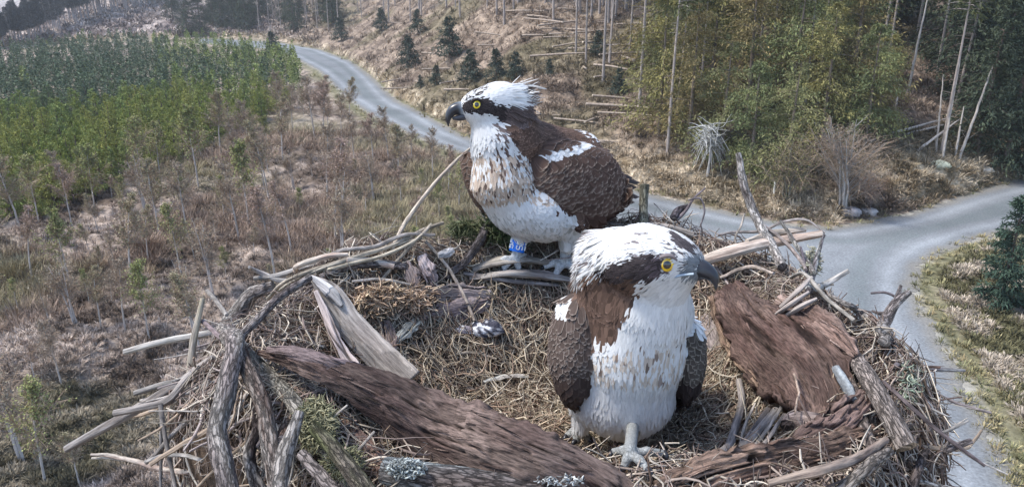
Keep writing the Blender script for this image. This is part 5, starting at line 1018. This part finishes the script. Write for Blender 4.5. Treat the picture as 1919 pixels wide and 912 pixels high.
def beak(B, root, path, rad, low, lrad, cere):
    mb = MB(); q = [B.p(*a) for a in path]; tube(mb, q, [B.r(x, 0) for x in rad], 14, .0, 2, (.030, .032, .038), n=26)
    C = mb.c[0].reshape(26, 15, 3); t = np.linspace(0, 1, 26)[:, None, None]; C[:] = np.array(cere)*(1-sstep(.10, .38, t))+np.array([.025, .026, .032])*sstep(.10, .38, t); mb.c[0] = C.reshape(-1, 3)
    bk_ = mb.build('beak', M_horn, root); mb = MB(); tube(mb, [B.p(*a) for a in low], [B.r(x, 0) for x in lrad], 10, .0, 3, (.06, .06, .07), n=14); mb.build('lower_mandible', M_horn, bk_); return bk_

WHITE = np.array([.88, .88, .87]); BROWN = np.array([.135, .085, .064]); DK = np.array([.035, .028, .028]); TANC = np.array([.62, .50, .40])
def paint(C, m, c, rs, var=.12): C[m] = np.asarray(c)*(1-var+2*var*rs.rand(m.sum(), 1))
# ---- standing osprey with the ring
dA = float(Nd(1010, 492, .05)); print('depth A', dA)
A_ = Bird(dA); b = A_.body
A_.ell(b, (912, 197, -.12), (40, 31, 31), 8); A_.ell(b, (943, 182, -.11), (38, 26, 29), 12); A_.ell(b, (885, 203, -.125), (22, 20, 20))
A_.cone(b, (880, 186, -.146, 5), (905, 186, -.146, 5), .008); A_.cone(b, (905, 218, -.115, 24), (925, 262, -.10, 40)); A_.cone(b, (952, 215, -.10, 34), (968, 262, -.08, 44))
A_.cone(b, (935, 272, -.09, 46), (943, 335, -.08, 60)); A_.ell(b, (985, 388, -.05), (82, 56, 62), 22); A_.ell(b, (1020, 400, -.02), (60, 44, 56), 10)
A_.cone(b, (975, 262, -.05, 42), (1075, 300, .03, 50)); A_.cone(b, (1075, 300, .03, 50), (1140, 345, .12, 30))
w = A_.wing
A_.ell(w, (1075, 338, -.055), (96, 72, 34), 16, yaw=14); A_.ell(w, (1040, 328, -.075), (58, 60, 26), 10, yaw=10); A_.ell(w, (1078, 372, -.045), (54, 46, 24), -18)
A_.cone(w, (1108, 318, 0, 44), (1140, 332, .06, 21)); A_.cone(w, (1132, 330, .05, 19), (1162, 343, .13, 6))
A_.ell(w, (893, 338, .0), (20, 56, 40), -18)
l = A_.leg
A_.cone(b, (975, 405, -.04, 30), (974, 440, -.035, 13), .01); A_.cone(b, (1068, 405, -.03, 40), (1064, 448, -.02, 15), .01)
ft = [(Nd(965, 487, .058)-dA), (Nd(1056, 497, .05)-dA)]
A_.cone(l, (974, 436, -.03, 10.5), (967, 480, ft[0], 9)); A_.cone(l, (1064, 440, -.02, 12), (1058, 490, ft[1], 9.5))
def toes(B, l, base, tips, r0=7.5, r1=5.5):
    for t in tips: mid = ((base[0]+t[0])/2, (base[1]+t[1])/2-4, (base[2]+t[2])/2-.004); B.cone(l, (*base, r0), (*mid, r0*.85), .003); B.cone(l, (*mid, r0*.9), (*t, r1), .003)
tA1 = [(930, 494), (944, 502), (972, 503), (985, 480)]; tA2 = [(1022, 499), (1040, 516), (1080, 508), (1078, 485)]
for base, tips in (((965, 485, ft[0]), tA1), ((1057, 494, ft[1]), tA2)):
    toes(A_, l, base, [(a, c, Nd(a, c, .045)-dA) for a, c in tips])
def colA(u, v, n, iw, rs, p):
    N_ = len(u); uj, vj = jit(u, v, 2.2, rs); C = np.tile(WHITE, (N_, 1))*(.92+.12*rs.rand(N_, 1)); E = None
    m = (v > 285) & (v < 372); paint(C, m & (rs.rand(N_) < .55), TANC, rs, .25); m2 = (vj > 232) & (vj < 365) & (rs.rand(N_) < .15*sstep(900, 930, u)+.07); paint(C, m2, (.16, .11, .09), rs, .3)
    paint(C, (v > 325) & (v < 378) & (u < 985) & (rs.rand(N_) < .5), (.66, .55, .45), rs, .15)
    m = (v >= 395) & (rs.rand(N_) < .25); paint(C, m, (.62, .62, .60), rs, .1)
    br = pin(uj, vj, [(935, 224), (1002, 180), (1045, 232), (1090, 252), (1150, 275), (1200, 400), (1090, 420), (1010, 315), (985, 292), (965, 272), (948, 248)]); paint(C, br, BROWN, rs, .35)
    lt = pin(uj, vj, [(985, 285), (1010, 280), (1035, 292), (1010, 300)]); paint(C, lt, (.30, .21, .18), rs, .2)
    dk = pin(uj, vj, [(862, 200), (872, 188), (905, 184), (930, 196), (962, 198), (995, 178), (1004, 208), (965, 232), (936, 226), (915, 214), (885, 212), (866, 210)]); paint(C, dk, DK*1.5, rs, .35); paint(C, dk & (uj > 945), (.13, .10, .095), rs, .3)
    wh = pin(uj, vj, [(893, 178), (908, 166), (940, 150), (975, 140), (990, 160), (972, 185), (948, 198), (926, 195), (908, 184)]); paint(C, wh, WHITE*1.05, rs, .04)
    fo = pin(uj, vj, [(868, 192), (872, 175), (905, 160), (912, 166), (893, 182), (880, 190)]); paint(C, fo, WHITE*.9, rs, .05); paint(C, fo & (rs.rand(N_) < .45), DK*1.5, rs, .3)
    cr = (uj > 968) & (vj < 182); paint(C, cr & (rs.rand(N_) < .55), (.22, .19, .19), rs, .3)
    ch = pin(uj, vj, [(868, 208), (915, 212), (940, 230), (950, 258), (885, 262)]); paint(C, ch, WHITE, rs, .05); paint(C, ch & (uj > 922) & (rs.rand(N_) < .3), (.2, .16, .15), rs, .2)
    paint(C, (n[:, 1] > .35) & (v > 215) & (v < 400), BROWN, rs, .3); paint(C, iw, BROWN, rs, .3)
    E = C*1.15+.02; dark = C.mean(1) < .2; E[dark] = C[dark]*2.2+.03; return C, np.clip(E, 0, .85)
FA = [(880, 180, 1, -.35, .1), (905, 165, 1, -.3, .1), (955, 158, 1, -.18, .1), (985, 190, 1, .25, .1), (872, 205, .6, .3, 0), (890, 228, .25, 1, 0), (920, 212, 1, .35, 0), (955, 222, .8, .55, 0), (900, 262, 0, 1, 0), (940, 330, .1, 1, 0), (985, 410, .4, 1, 0), (975, 250, .5, .8, .1), (1020, 262, .9, .45, .2), (1100, 280, .9, .55, .3), (1000, 330, .35, 1, .1), (1060, 350, .5, 1, .1), (1110, 350, .75, .8, .2), (1160, 330, 1, .35, .4), (1140, 365, 1, .25, .4), (1060, 430, 0, 1, 0), (880, 340, .1, 1, .3)]
def lenA(u, v, rs, n):
    N_ = len(u); head = v < 225; L = np.where(head, A_.r(9, 0), A_.r(15, 0))*(.7+.6*rs.rand(N_)); W = np.where(head, A_.r(1.4, 0), A_.r(2.6, 0))*(.7+.6*rs.rand(N_)); R = .05+.07*rs.rand(N_); fl = v > 380; R = np.where(fl, .08+.18*rs.rand(N_)**2, R)
    brow = (u > 960) & (v > 215) & (v < 300) | (u > 1000); W = np.where(brow, A_.r(6.0, 0), W); L = np.where(brow, A_.r(19, 0), L)
    nape = (u > 955) & (v < 215); R = np.where(nape, .2+.55*rs.rand(N_), R); L = np.where(nape, A_.r(18, 0)*(.6+.9*rs.rand(N_)), L)
    ch = (v > 230) & (v < 300) & (u < 960); R = np.where(ch, .08+.15*rs.rand(N_), R); face = (u < 890) & (v < 222); L = np.where(face, A_.r(6, 0), L); W = np.where(face, A_.r(1.5, 0), W); return L, W, R
def wingA(u, v):
    r = A_.r
    if (u-893)**2 < 35**2 and u < 930: return r(8, 0), r(18, 0), BROWN, np.array([.30, .26, .23])
    dy = v-(255+.35*(u-1000))
    white = abs(v-(287-.30*(u-1030))) < 6 and 1005 < u < 1105
    if white: return r(7, 0), r(17, 0), WHITE, WHITE
    if v > 380 or dy > 88: return r(12, 0), r(34 if u > 1110 else 46, 0), np.array([.095, .055, .045]), np.array([.14, .09, .07])
    if v < 290: return r(9, 0), r(18, 0), BROWN*.95, np.array([.34, .28, .25])
    k = float(np.clip((dy-20)/70, 0, 1)); return r(14+3*k, 0), r(26+13*k, 0), np.array([.115, .072, .056]), np.array([.46, .36, .29])*(1-.25*k)
ra = empty('osprey', tuple(A_.p(1010, 495, 0))); ra_loc = np.array(ra.location)
def localise(root):
    inv = Vector(root.location)
    for o in root.children:
        o.location = -inv
# eye and beak positions
def setup_eye(B, u, v, rpx):
    q = B.hit(u, v); n = B.grad(q[None])[0]; r = B.r(rpx, 0); view = nrm(CAM-q); g = nrm(n*.75+view*.45); return q-n*r*.72, g, r
eA = setup_eye(A_, 893, 196, 9.5)
keepA = [(eA[0]+eA[1]*eA[2]*.6, eA[2]*.98), (A_.p(862, 210, -.13), A_.r(11, 0))]
build_bird(A_, ra, colA, lambda u, v: idw(FA, u, v), lenA, wingA, 24000, wfun=lambda u, v: np.where(v < 225, 2.5, 1.0),  seed=5, keep_out=keepA)
e = eye_mesh(eA[0], eA[1], eA[2], 'eye', ra); ring3(eA[0]+eA[1]*eA[2]*.42, eA[1], eA[2]*.93, eA[2]*.20, (.012, .010, .010), 'eyelid', M_horn, ra)
# far side eye
def far_eye(B, c, g, rpx, root):
    c = B.p(*c); g = nrm(np.array(g)); t = np.linspace(0, .15, 400); q = c+t[:, None]*g; f = B.f(q)[0]; i = int(np.argmax(f > 0)); r = B.r(rpx, 0); eye_mesh(q[i]-g*r*.5, g, r, 'eye', root)
beak(A_, ra, [(878, 207, -.125), (862, 203, -.128), (849, 207, -.130), (841, 218, -.131), (840, 237, -.131)], [12.5, 11.5, 9.5, 6.5, .8], [(876, 216, -.125), (860, 221, -.128), (848, 222, -.129)], [7, 5.5, 2.5], (.34, .38, .42))
far_eye(A_, (898, 198, -.12), FWD*.95-RGT*.25, 9, ra)
def brow(E, root, col):
    c, g, r = E; up = nrm(UPV-g*(UPV@g)); sd = np.cross(up, g); mb = MB()
    pts = [c+r*(math.sin(t)*sd*1.12+math.cos(t)*up*.98)+g*r*(.62+.25*math.cos(t)) for t in np.linspace(-1.15, 1.15, 7)]
    tube(mb, pts, [r*.08, r*.20, r*.24, r*.20, r*.08], 8, .1, 5, col, n=20); mb.build('brow', M_feather, root)
def tailf(B, root, base, tips, wpx, col, edge):
    mb = MB(); rs = RS(9)
    for (a, t) in zip(base, tips):
        p0 = B.p(*a); p1 = B.p(*t); d = p1-p0; L = np.linalg.norm(d); nrm_ = nrm(CAM-p0)+UPV*.6; nrm_ = nrm(nrm_-d*(nrm_@d)/(d@d)); 
        if nrm_[2] < 0: nrm_ = -nrm_
        feathers(mb, p0[None], nrm_[None], d[None], np.array([L]), np.array([B.r(wpx, 0)]), np.array([col]), np.array([edge]), rs, lift=.02, round_=1.1)
    return mb.build('tail_feathers', M_feather, root)
brow(eA, ra, (.06, .05, .05)); tailf(A_, ra, [(1120, 325, .05), (1125, 335, .06), (1120, 350, .08), (1118, 360, .10), (1115, 368, .10), (1130, 318, .05)], [(1198, 343, .19), (1192, 352, .19), (1197, 370, .20), (1188, 380, .21), (1166, 392, .20), (1184, 334, .16)], 8, np.array([.05, .04, .042]), np.array([.12, .10, .095]))
# crest feathers blown back
mb = MB(); rs = RS(31); n = 170; q = np.stack([A_.p(950+38*rs.rand(), 158+45*rs.rand(), -.12+.05*rs.rand()) for _ in range(n)]); dirs = nrm(RGT*(.9+.3*rs.rand(n, 1))+UPV*(.30-.9*rs.rand(n, 1)*((proj(q)[1]-150)/45)[:, None])+FWD*.25*rs.randn(n, 1))
cc = np.where(rs.rand(n, 1) < .5, WHITE, np.array([.17, .14, .14]))*(.8+.3*rs.rand(n, 1)); feathers(mb, q, nrm(UPV+.3*rs.randn(n, 3)), dirs, A_.r(30, 0)*(.5+.8*rs.rand(n)), A_.r(1.8, 0)*(.6+.8*rs.rand(n)), cc, cc*.9, rs, lift=.1); mb.build('crest', M_feather, ra)
for base, tips in ((None, tA1), (None, tA2)):
    for (a, c) in tips:
        sgn = -1 if base is None else 1; cx = 965 if tips is tA1 else 1057; dx = 1 if a > cx else -1
        talon(A_, [(a, c, Nd(a, c, .045)-dA), (a+dx*6, c+3, Nd(a, c, .045)-dA-.004), (a+dx*9, c+12, Nd(a, c, .03)-dA-.006)], 4.0, ra)
# blue leg ring with white lettering
M_ring = bpy.data.materials.new('ring_blue'); M_ring.use_nodes = True; M_ring.node_tree.nodes['Principled BSDF'].inputs['Base Color'].default_value = (.0, .16, .72, 1); M_ring.node_tree.nodes['Principled BSDF'].inputs['Roughness'].default_value = .35
M_let = bpy.data.materials.new('ring_white'); M_let.use_nodes = True; M_let.node_tree.nodes['Principled BSDF'].inputs['Base Color'].default_value = (.85, .88, .9, 1)
p0 = A_.p(973.5, 445, -.03+.2*(ft[0]+.03)); p1 = A_.p(968, 471, -.03+.75*(ft[0]+.03)); ax = nrm(p1-p0); Lr = np.linalg.norm(p1-p0); Rr = A_.r(14.0, 0)
view = nrm(CAM-p0); e1 = nrm(view-ax*(view@ax)); e2 = np.cross(ax, e1); th = np.linspace(0, 2*math.pi, 41)
def ringpt(a, h, R): return p0+ax*(h*Lr)+R*(math.cos(a)*e1+math.sin(a)*e2)
mb = MB(); rows = [(0, Rr*.9), (0, Rr), (1, Rr), (1, Rr*.9), (0, Rr*.9)]; V = np.array([[ringpt(a, h_, R) for a in th] for h_, R in rows]); i, j = np.meshgrid(np.arange(4), np.arange(40), indexing='ij'); k = (i*41+j).ravel(); mb.add(V, np.stack([k, k+41, k+42, k+1], 1)); lr = mb.build('leg_ring', M_ring, ra, smooth=False)
# strokes of S and F: the letters run around the leg, tops turned to one side
STK = {'S': [[(1, .92), (.15, .92), (.0, .72), (.15, .52), (.85, .5), (1, .28), (.85, .06), (0, .06)]], 'F': [[(0, 0), (0, .94), (1, .94)], [(0, .5), (.8, .5)]]}
mb = MB()
for rep in (-1, 0, 1, 2):
    a0 = -.28+rep*1.30
    for ch, hh in (('S', .70), ('F', .30)):
        for st in STK[ch]:
            pts = []
            for (x, y) in st:   # rotated a quarter turn: letter x runs up the leg, letter y runs round it
                pts.append(ringpt(a0-.42+(y)*.84, hh+.13-x*.30, Rr*1.03))
            tube(mb, smoothpath(pts, 14) if ch == 'S' else np.array(sum([[list(np.array(pts[k])*(1-t)+np.array(pts[k+1])*t) for t in (0, .5, .98)] for k in range(len(pts)-1)], [])), A_.r(1.25, 0), 6, 0, 1, (1, 1, 1), n=22, caps=False)
mb.build('lettering', M_let, lr)
localise(ra); tag(ra, 'osprey standing on the back rim in profile, ruffled crest, blue ring on its leg', 'osprey')

# ---- front osprey
dB = float(Nd(1180, 858, .015)); print('depth B', dB)
B_ = Bird(dB); b = B_.body
B_.ell(b, (1210, 487, -.20), (80, 66, 70), 6); B_.ell(b, (1155, 478, -.15), (56, 50, 55), 0); B_.ell(b, (1262, 490, -.21), (48, 46, 46), 20); B_.ell(b, (1285, 500, -.215), (28, 27, 28))
B_.cone(b, (1228, 478, -.250, 9), (1280, 487, -.250, 8), .012); B_.cone(b, (1245, 540, -.19, 44), (1235, 580, -.16, 60)); B_.cone(b, (1150, 520, -.13, 62), (1140, 580, -.09, 74))
B_.cone(b, (1200, 575, -.14, 82), (1188, 650, -.11, 92)); B_.ell(b, (1180, 655, -.10), (86, 84, 80)); B_.ell(b, (1163, 728, -.06), (97, 72, 84), 4); B_.cone(b, (1180, 640, -.10, 90), (1168, 728, -.075, 90))
B_.cone(b, (1150, 620, .0, 84), (1160, 700, .16, 60)); B_.cone(b, (1160, 700, .16, 58), (1170, 745, .30, 26))
w = B_.wing
B_.ell(w, (1080, 645, -.115), (47, 100, 50), 4, yaw=-8); B_.cone(w, (1086, 690, -.115, 30), (1079, 737, -.09, 8)); B_.cone(w, (1078, 585, -.08, 34), (1080, 660, -.115, 40)); B_.cone(w, (1075, 660, .02, 40), (1110, 730, .20, 20))
B_.ell(w, (1287, 668, -.095), (30, 74, 42), 2, yaw=12); B_.cone(w, (1282, 700, -.085, 22), (1274, 738, -.065, 8)); B_.cone(w, (1280, 660, .03, 30), (1230, 730, .20, 18))
l = B_.leg
B_.cone(b, (1098, 760, -.045, 30), (1090, 792, -.045, 15), .01); B_.cone(b, (1186, 755, -.07, 40), (1186, 795, -.075, 17), .012)
fB = [Nd(1085, 812, .045)-dB, Nd(1182, 858, .045)-dB]
B_.cone(l, (1092, 785, -.045, 14), (1086, 808, fB[0], 13)); B_.cone(l, (1187, 788, -.075, 11.5), (1181, 842, fB[1]-.01, 11.5))
tB1 = [(1064, 815), (1080, 824), (1105, 822), (1090, 805)]; tB2 = [(1243, 849), (1214, 880), (1168, 876), (1150, 846)]
toes(B_, l, (1086, 810, fB[0]), [(a, c, Nd(a, c, .045)-dB) for a, c in tB1], 9, 6.5); toes(B_, l, (1182, 850, fB[1]-.005), [(a, c, Nd(a, c, .045)-dB) for a, c in tB2], 9.5, 7)
def colB(u, v, n, iw, rs, p):
    N_ = len(u); uj, vj = jit(u, v, 4.5, rs); C = np.tile(WHITE, (N_, 1))*(.92+.12*rs.rand(N_, 1))
    m = (vj > 640) & (vj < 715) & (rs.rand(N_) < .45*sstep(640, 665, v)*(1-sstep(695, 720, v))); paint(C, m, (.70, .61, .52), rs, .12)
    sp = (v > 570) & (v < 705) & (vn(u/7, v/20, 3) > .84) & (rs.rand(N_) < .22); paint(C, sp, (.34, .28, .25), rs, .3)
    sp = (v > 640) & (v < 690) & (vn(u/8, v/7, 9) > .80) & (rs.rand(N_) < .6); paint(C, sp, (.30, .23, .19), rs, .3)
    br = pin(uj, vj, [(1040, 560), (1055, 525), (1095, 505), (1150, 500), (1195, 500), (1222, 502), (1228, 510), (1204, 540), (1182, 572), (1160, 600), (1150, 632), (1110, 628), (1085, 640), (1030, 640)]); paint(C, br, BROWN*1.1, rs, .4)
    cr = pin(uj, vj, [(1105, 480), (1118, 435), (1160, 405), (1265, 405), (1275, 440), (1262, 464), (1236, 468), (1200, 474), (1150, 486), (1108, 490)]); paint(C, cr, WHITE*1.05, rs, .03)
    bd = pin(uj, vj, [(1150, 492), (1195, 480), (1222, 474), (1240, 474), (1242, 512), (1205, 524), (1160, 522), (1120, 512)]); paint(C, bd, (.07, .055, .055), rs, .35)
    rear = (uj < 1135) & (vj < 505); paint(C, rear & (vn(v/3.0, u/40, 4) > .66), (.26, .22, .22), rs, .3)
    paint(C, (u > 1150) & (u < 1225) & (vj > 425) & (vj < 500) & (vn(v/2.5, u/18, 14) > .90), (.3, .26, .26), rs, .3)
    fr = pin(uj, vj, [(1238, 420), (1275, 410), (1312, 450), (1316, 492), (1288, 492), (1268, 478), (1262, 455)]); paint(C, fr & (vn((v-u*.8)/4.2, (u+v)/60, 5) > .40), (.11, .095, .10), rs, .3)
    gr = pin(uj, vj, [(1290, 486), (1316, 480), (1316, 520), (1290, 518), (1282, 505)]); paint(C, gr, (.30, .32, .34), rs, .15)
    er = ((u-1250)**2+(v-497)**2 < 24**2) & (u < 1262) & (rs.rand(N_) < .5); paint(C, er, (.13, .10, .11), rs, .3)
    paint(C, (n[:, 1] > .25) & (v > 500) & (v < 760), BROWN, rs, .3); paint(C, iw, BROWN, rs, .3)
    E = C*1.1+.01; dark = C.mean(1) < .2; E[dark] = C[dark]*1.8+.02; return C, np.clip(E, 0, .85)
FB = [(1300, 480, -.9, -.25, .1), (1285, 440, -1, -.2, .1), (1200, 430, -1, .05, .1), (1120, 470, -1, .12, .1), (1200, 490, -1, .12, .0), (1255, 525, -.7, .7, 0), (1290, 530, -.4, 1, 0), (1100, 530, -.5, .8, 0), (1180, 560, -.3, 1, 0), (1230, 600, 0, 1, 0), (1180, 700, 0, 1, 0), (1180, 780, .05, 1, .1), (1090, 590, .0, 1, 0), (1070, 660, .15, 1, 0), (1290, 660, -.1, 1, 0), (1290, 590, 0, 1, 0)]
def lenB(u, v, rs, n):
    N_ = len(u); head = v < 512; L = np.where(head, B_.r(16, -.15), B_.r(20, 0))*(.7+.6*rs.rand(N_)); W = np.where(head, B_.r(1.5, 0), B_.r(2.8, 0))*(.7+.6*rs.rand(N_)); R = .04+.06*rs.rand(N_); fl = v > 690; R = np.where(fl, .08+.20*rs.rand(N_)**2, R)
    rear = (u < 1140) & (v < 510); L = np.where(rear, B_.r(34, 0)*(.6+.7*rs.rand(N_)), L); R = np.where(rear, .08+.25*rs.rand(N_), R)
    face = (u > 1235) & (v < 530); L = np.where(face, B_.r(11, 0)*(.7+.6*rs.rand(N_)), L); W = np.where(face, B_.r(1.3, 0), W)
    brow = (u < 1150) & (v > 530) & (v < 640); W = np.where(brow, B_.r(8, 0), W); L = np.where(brow, B_.r(26, 0), L); return L, W, R
def wingB(u, v):
    r = lambda a, b: B_.r(a, b)*.95
    if u < 1180:
        if 553 < v < 590 and 1048 < u < 1072: return r(7, 0), r(14, 0), WHITE, WHITE
        if v > 685: return r(15, 0), r(40, 0), np.array([.085, .058, .050]), np.array([.16, .12, .10])
        return r(10, 0), r(30, 0), np.array([.115, .083, .070]), np.array([.46, .38, .33])
    if v < 615 and u > 1285: return r(10, 0), r(24, 0), WHITE, WHITE
    if v > 700: return r(11, 0), r(34, 0), np.array([.05, .035, .033]), np.array([.10, .08, .07])
    return r(11, 0), r(24, 0), np.array([.10, .08, .066]), np.array([.46, .40, .33])
rb_ = empty('osprey', tuple(B_.p(1150, 858, 0)))
eB = setup_eye(B_, 1251, 497, 15)
keepB = [(eB[0]+eB[1]*eB[2]*.6, eB[2]*.95), (B_.p(1305, 508, -.22), B_.r(15, 0))]
build_bird(B_, rb_, colB, lambda u, v: idw(FB, u, v), lenB, wingB, 34000, wfun=lambda u, v: np.where(v < 515, 3.0, 1.0),  seed=6, keep_out=keepB, legcol=(.34, .35, .34))
eye_mesh(eB[0], eB[1], eB[2], 'eye', rb_, pupil=.42, iris=(.78, .50, .02)); ring3(eB[0]+eB[1]*eB[2]*.42, eB[1], eB[2]*.95, eB[2]*.16, (.03, .018, .022), 'eyelid', M_horn, rb_)
far_eye(B_, (1258, 496, -.20), FWD*.95+RGT*.15, 14, rb_)
beak(B_, rb_, [(1286, 505, -.22), (1304, 502, -.228), (1320, 506, -.236), (1337, 519, -.242), (1343, 541, -.246)], [19, 18, 14.5, 9.5, .8], [(1286, 516, -.22), (1304, 518, -.228), (1320, 520, -.234)], [9, 7, 3], (.20, .24, .28))
# gape line
mb = MB(); tube(mb, [B_.p(1262, 519, -.252), B_.p(1280, 515, -.256), B_.p(1300, 513, -.262)], B_.r(2.2, 0), 6, 0, 1, (.30, .38, .46), n=10); mb.build('gape', M_horn, rb_)
brow(eB, rb_, (.30, .26, .26)); tailf(B_, rb_, [(1150, 715, .24), (1165, 715, .24), (1180, 715, .24), (1195, 715, .23), (1135, 715, .23)], [(1148, 790, .48), (1165, 792, .49), (1182, 792, .49), (1200, 788, .47), (1128, 788, .47)], 13, np.array([.06, .045, .04]), np.array([.13, .10, .09]))
for tips, cx in ((tB1, 1086), (tB2, 1182)):
    for (a, c) in tips:
        dx = 1 if a > cx else -1; d_ = Nd(a, c, .045)-dB
        talon(B_, [(a, c, d_), (a+dx*6, c+6, d_-.008), (a+dx*5, c+20, d_-.008)], 6, rb_)
localise(rb_); tag(rb_, 'osprey facing out in front, broad white breast, head turned sideways with yellow eye', 'osprey')

# ---------------------------------------------------------------- air
import bmesh
bm = bmesh.new(); bmesh.ops.create_cube(bm, size=1.0); me = bpy.data.meshes.new('haze'); bm.to_mesh(me); bm.free()
hz = bpy.data.objects.new('haze', me); scene.collection.objects.link(hz); hz.scale = (4600, 4600, 230); hz.location = (0, 0, 115-1.0-70)
M_h = bpy.data.materials.new('haze'); M_h.use_nodes = True; nt = M_h.node_tree; nt.nodes.clear(); out = nt.nodes.new('ShaderNodeOutputMaterial'); pv = nt.nodes.new('ShaderNodeVolumePrincipled')
pv.inputs['Color'].default_value = (.86, .90, .95, 1); pv.inputs['Density'].default_value = .00035; pv.inputs['Anisotropy'].default_value = .2
nt.links.new(pv.outputs[0], out.inputs['Volume']); me.materials.append(M_h); tag(hz, 'thin bluish haze in the air of the valley', kind='stuff')
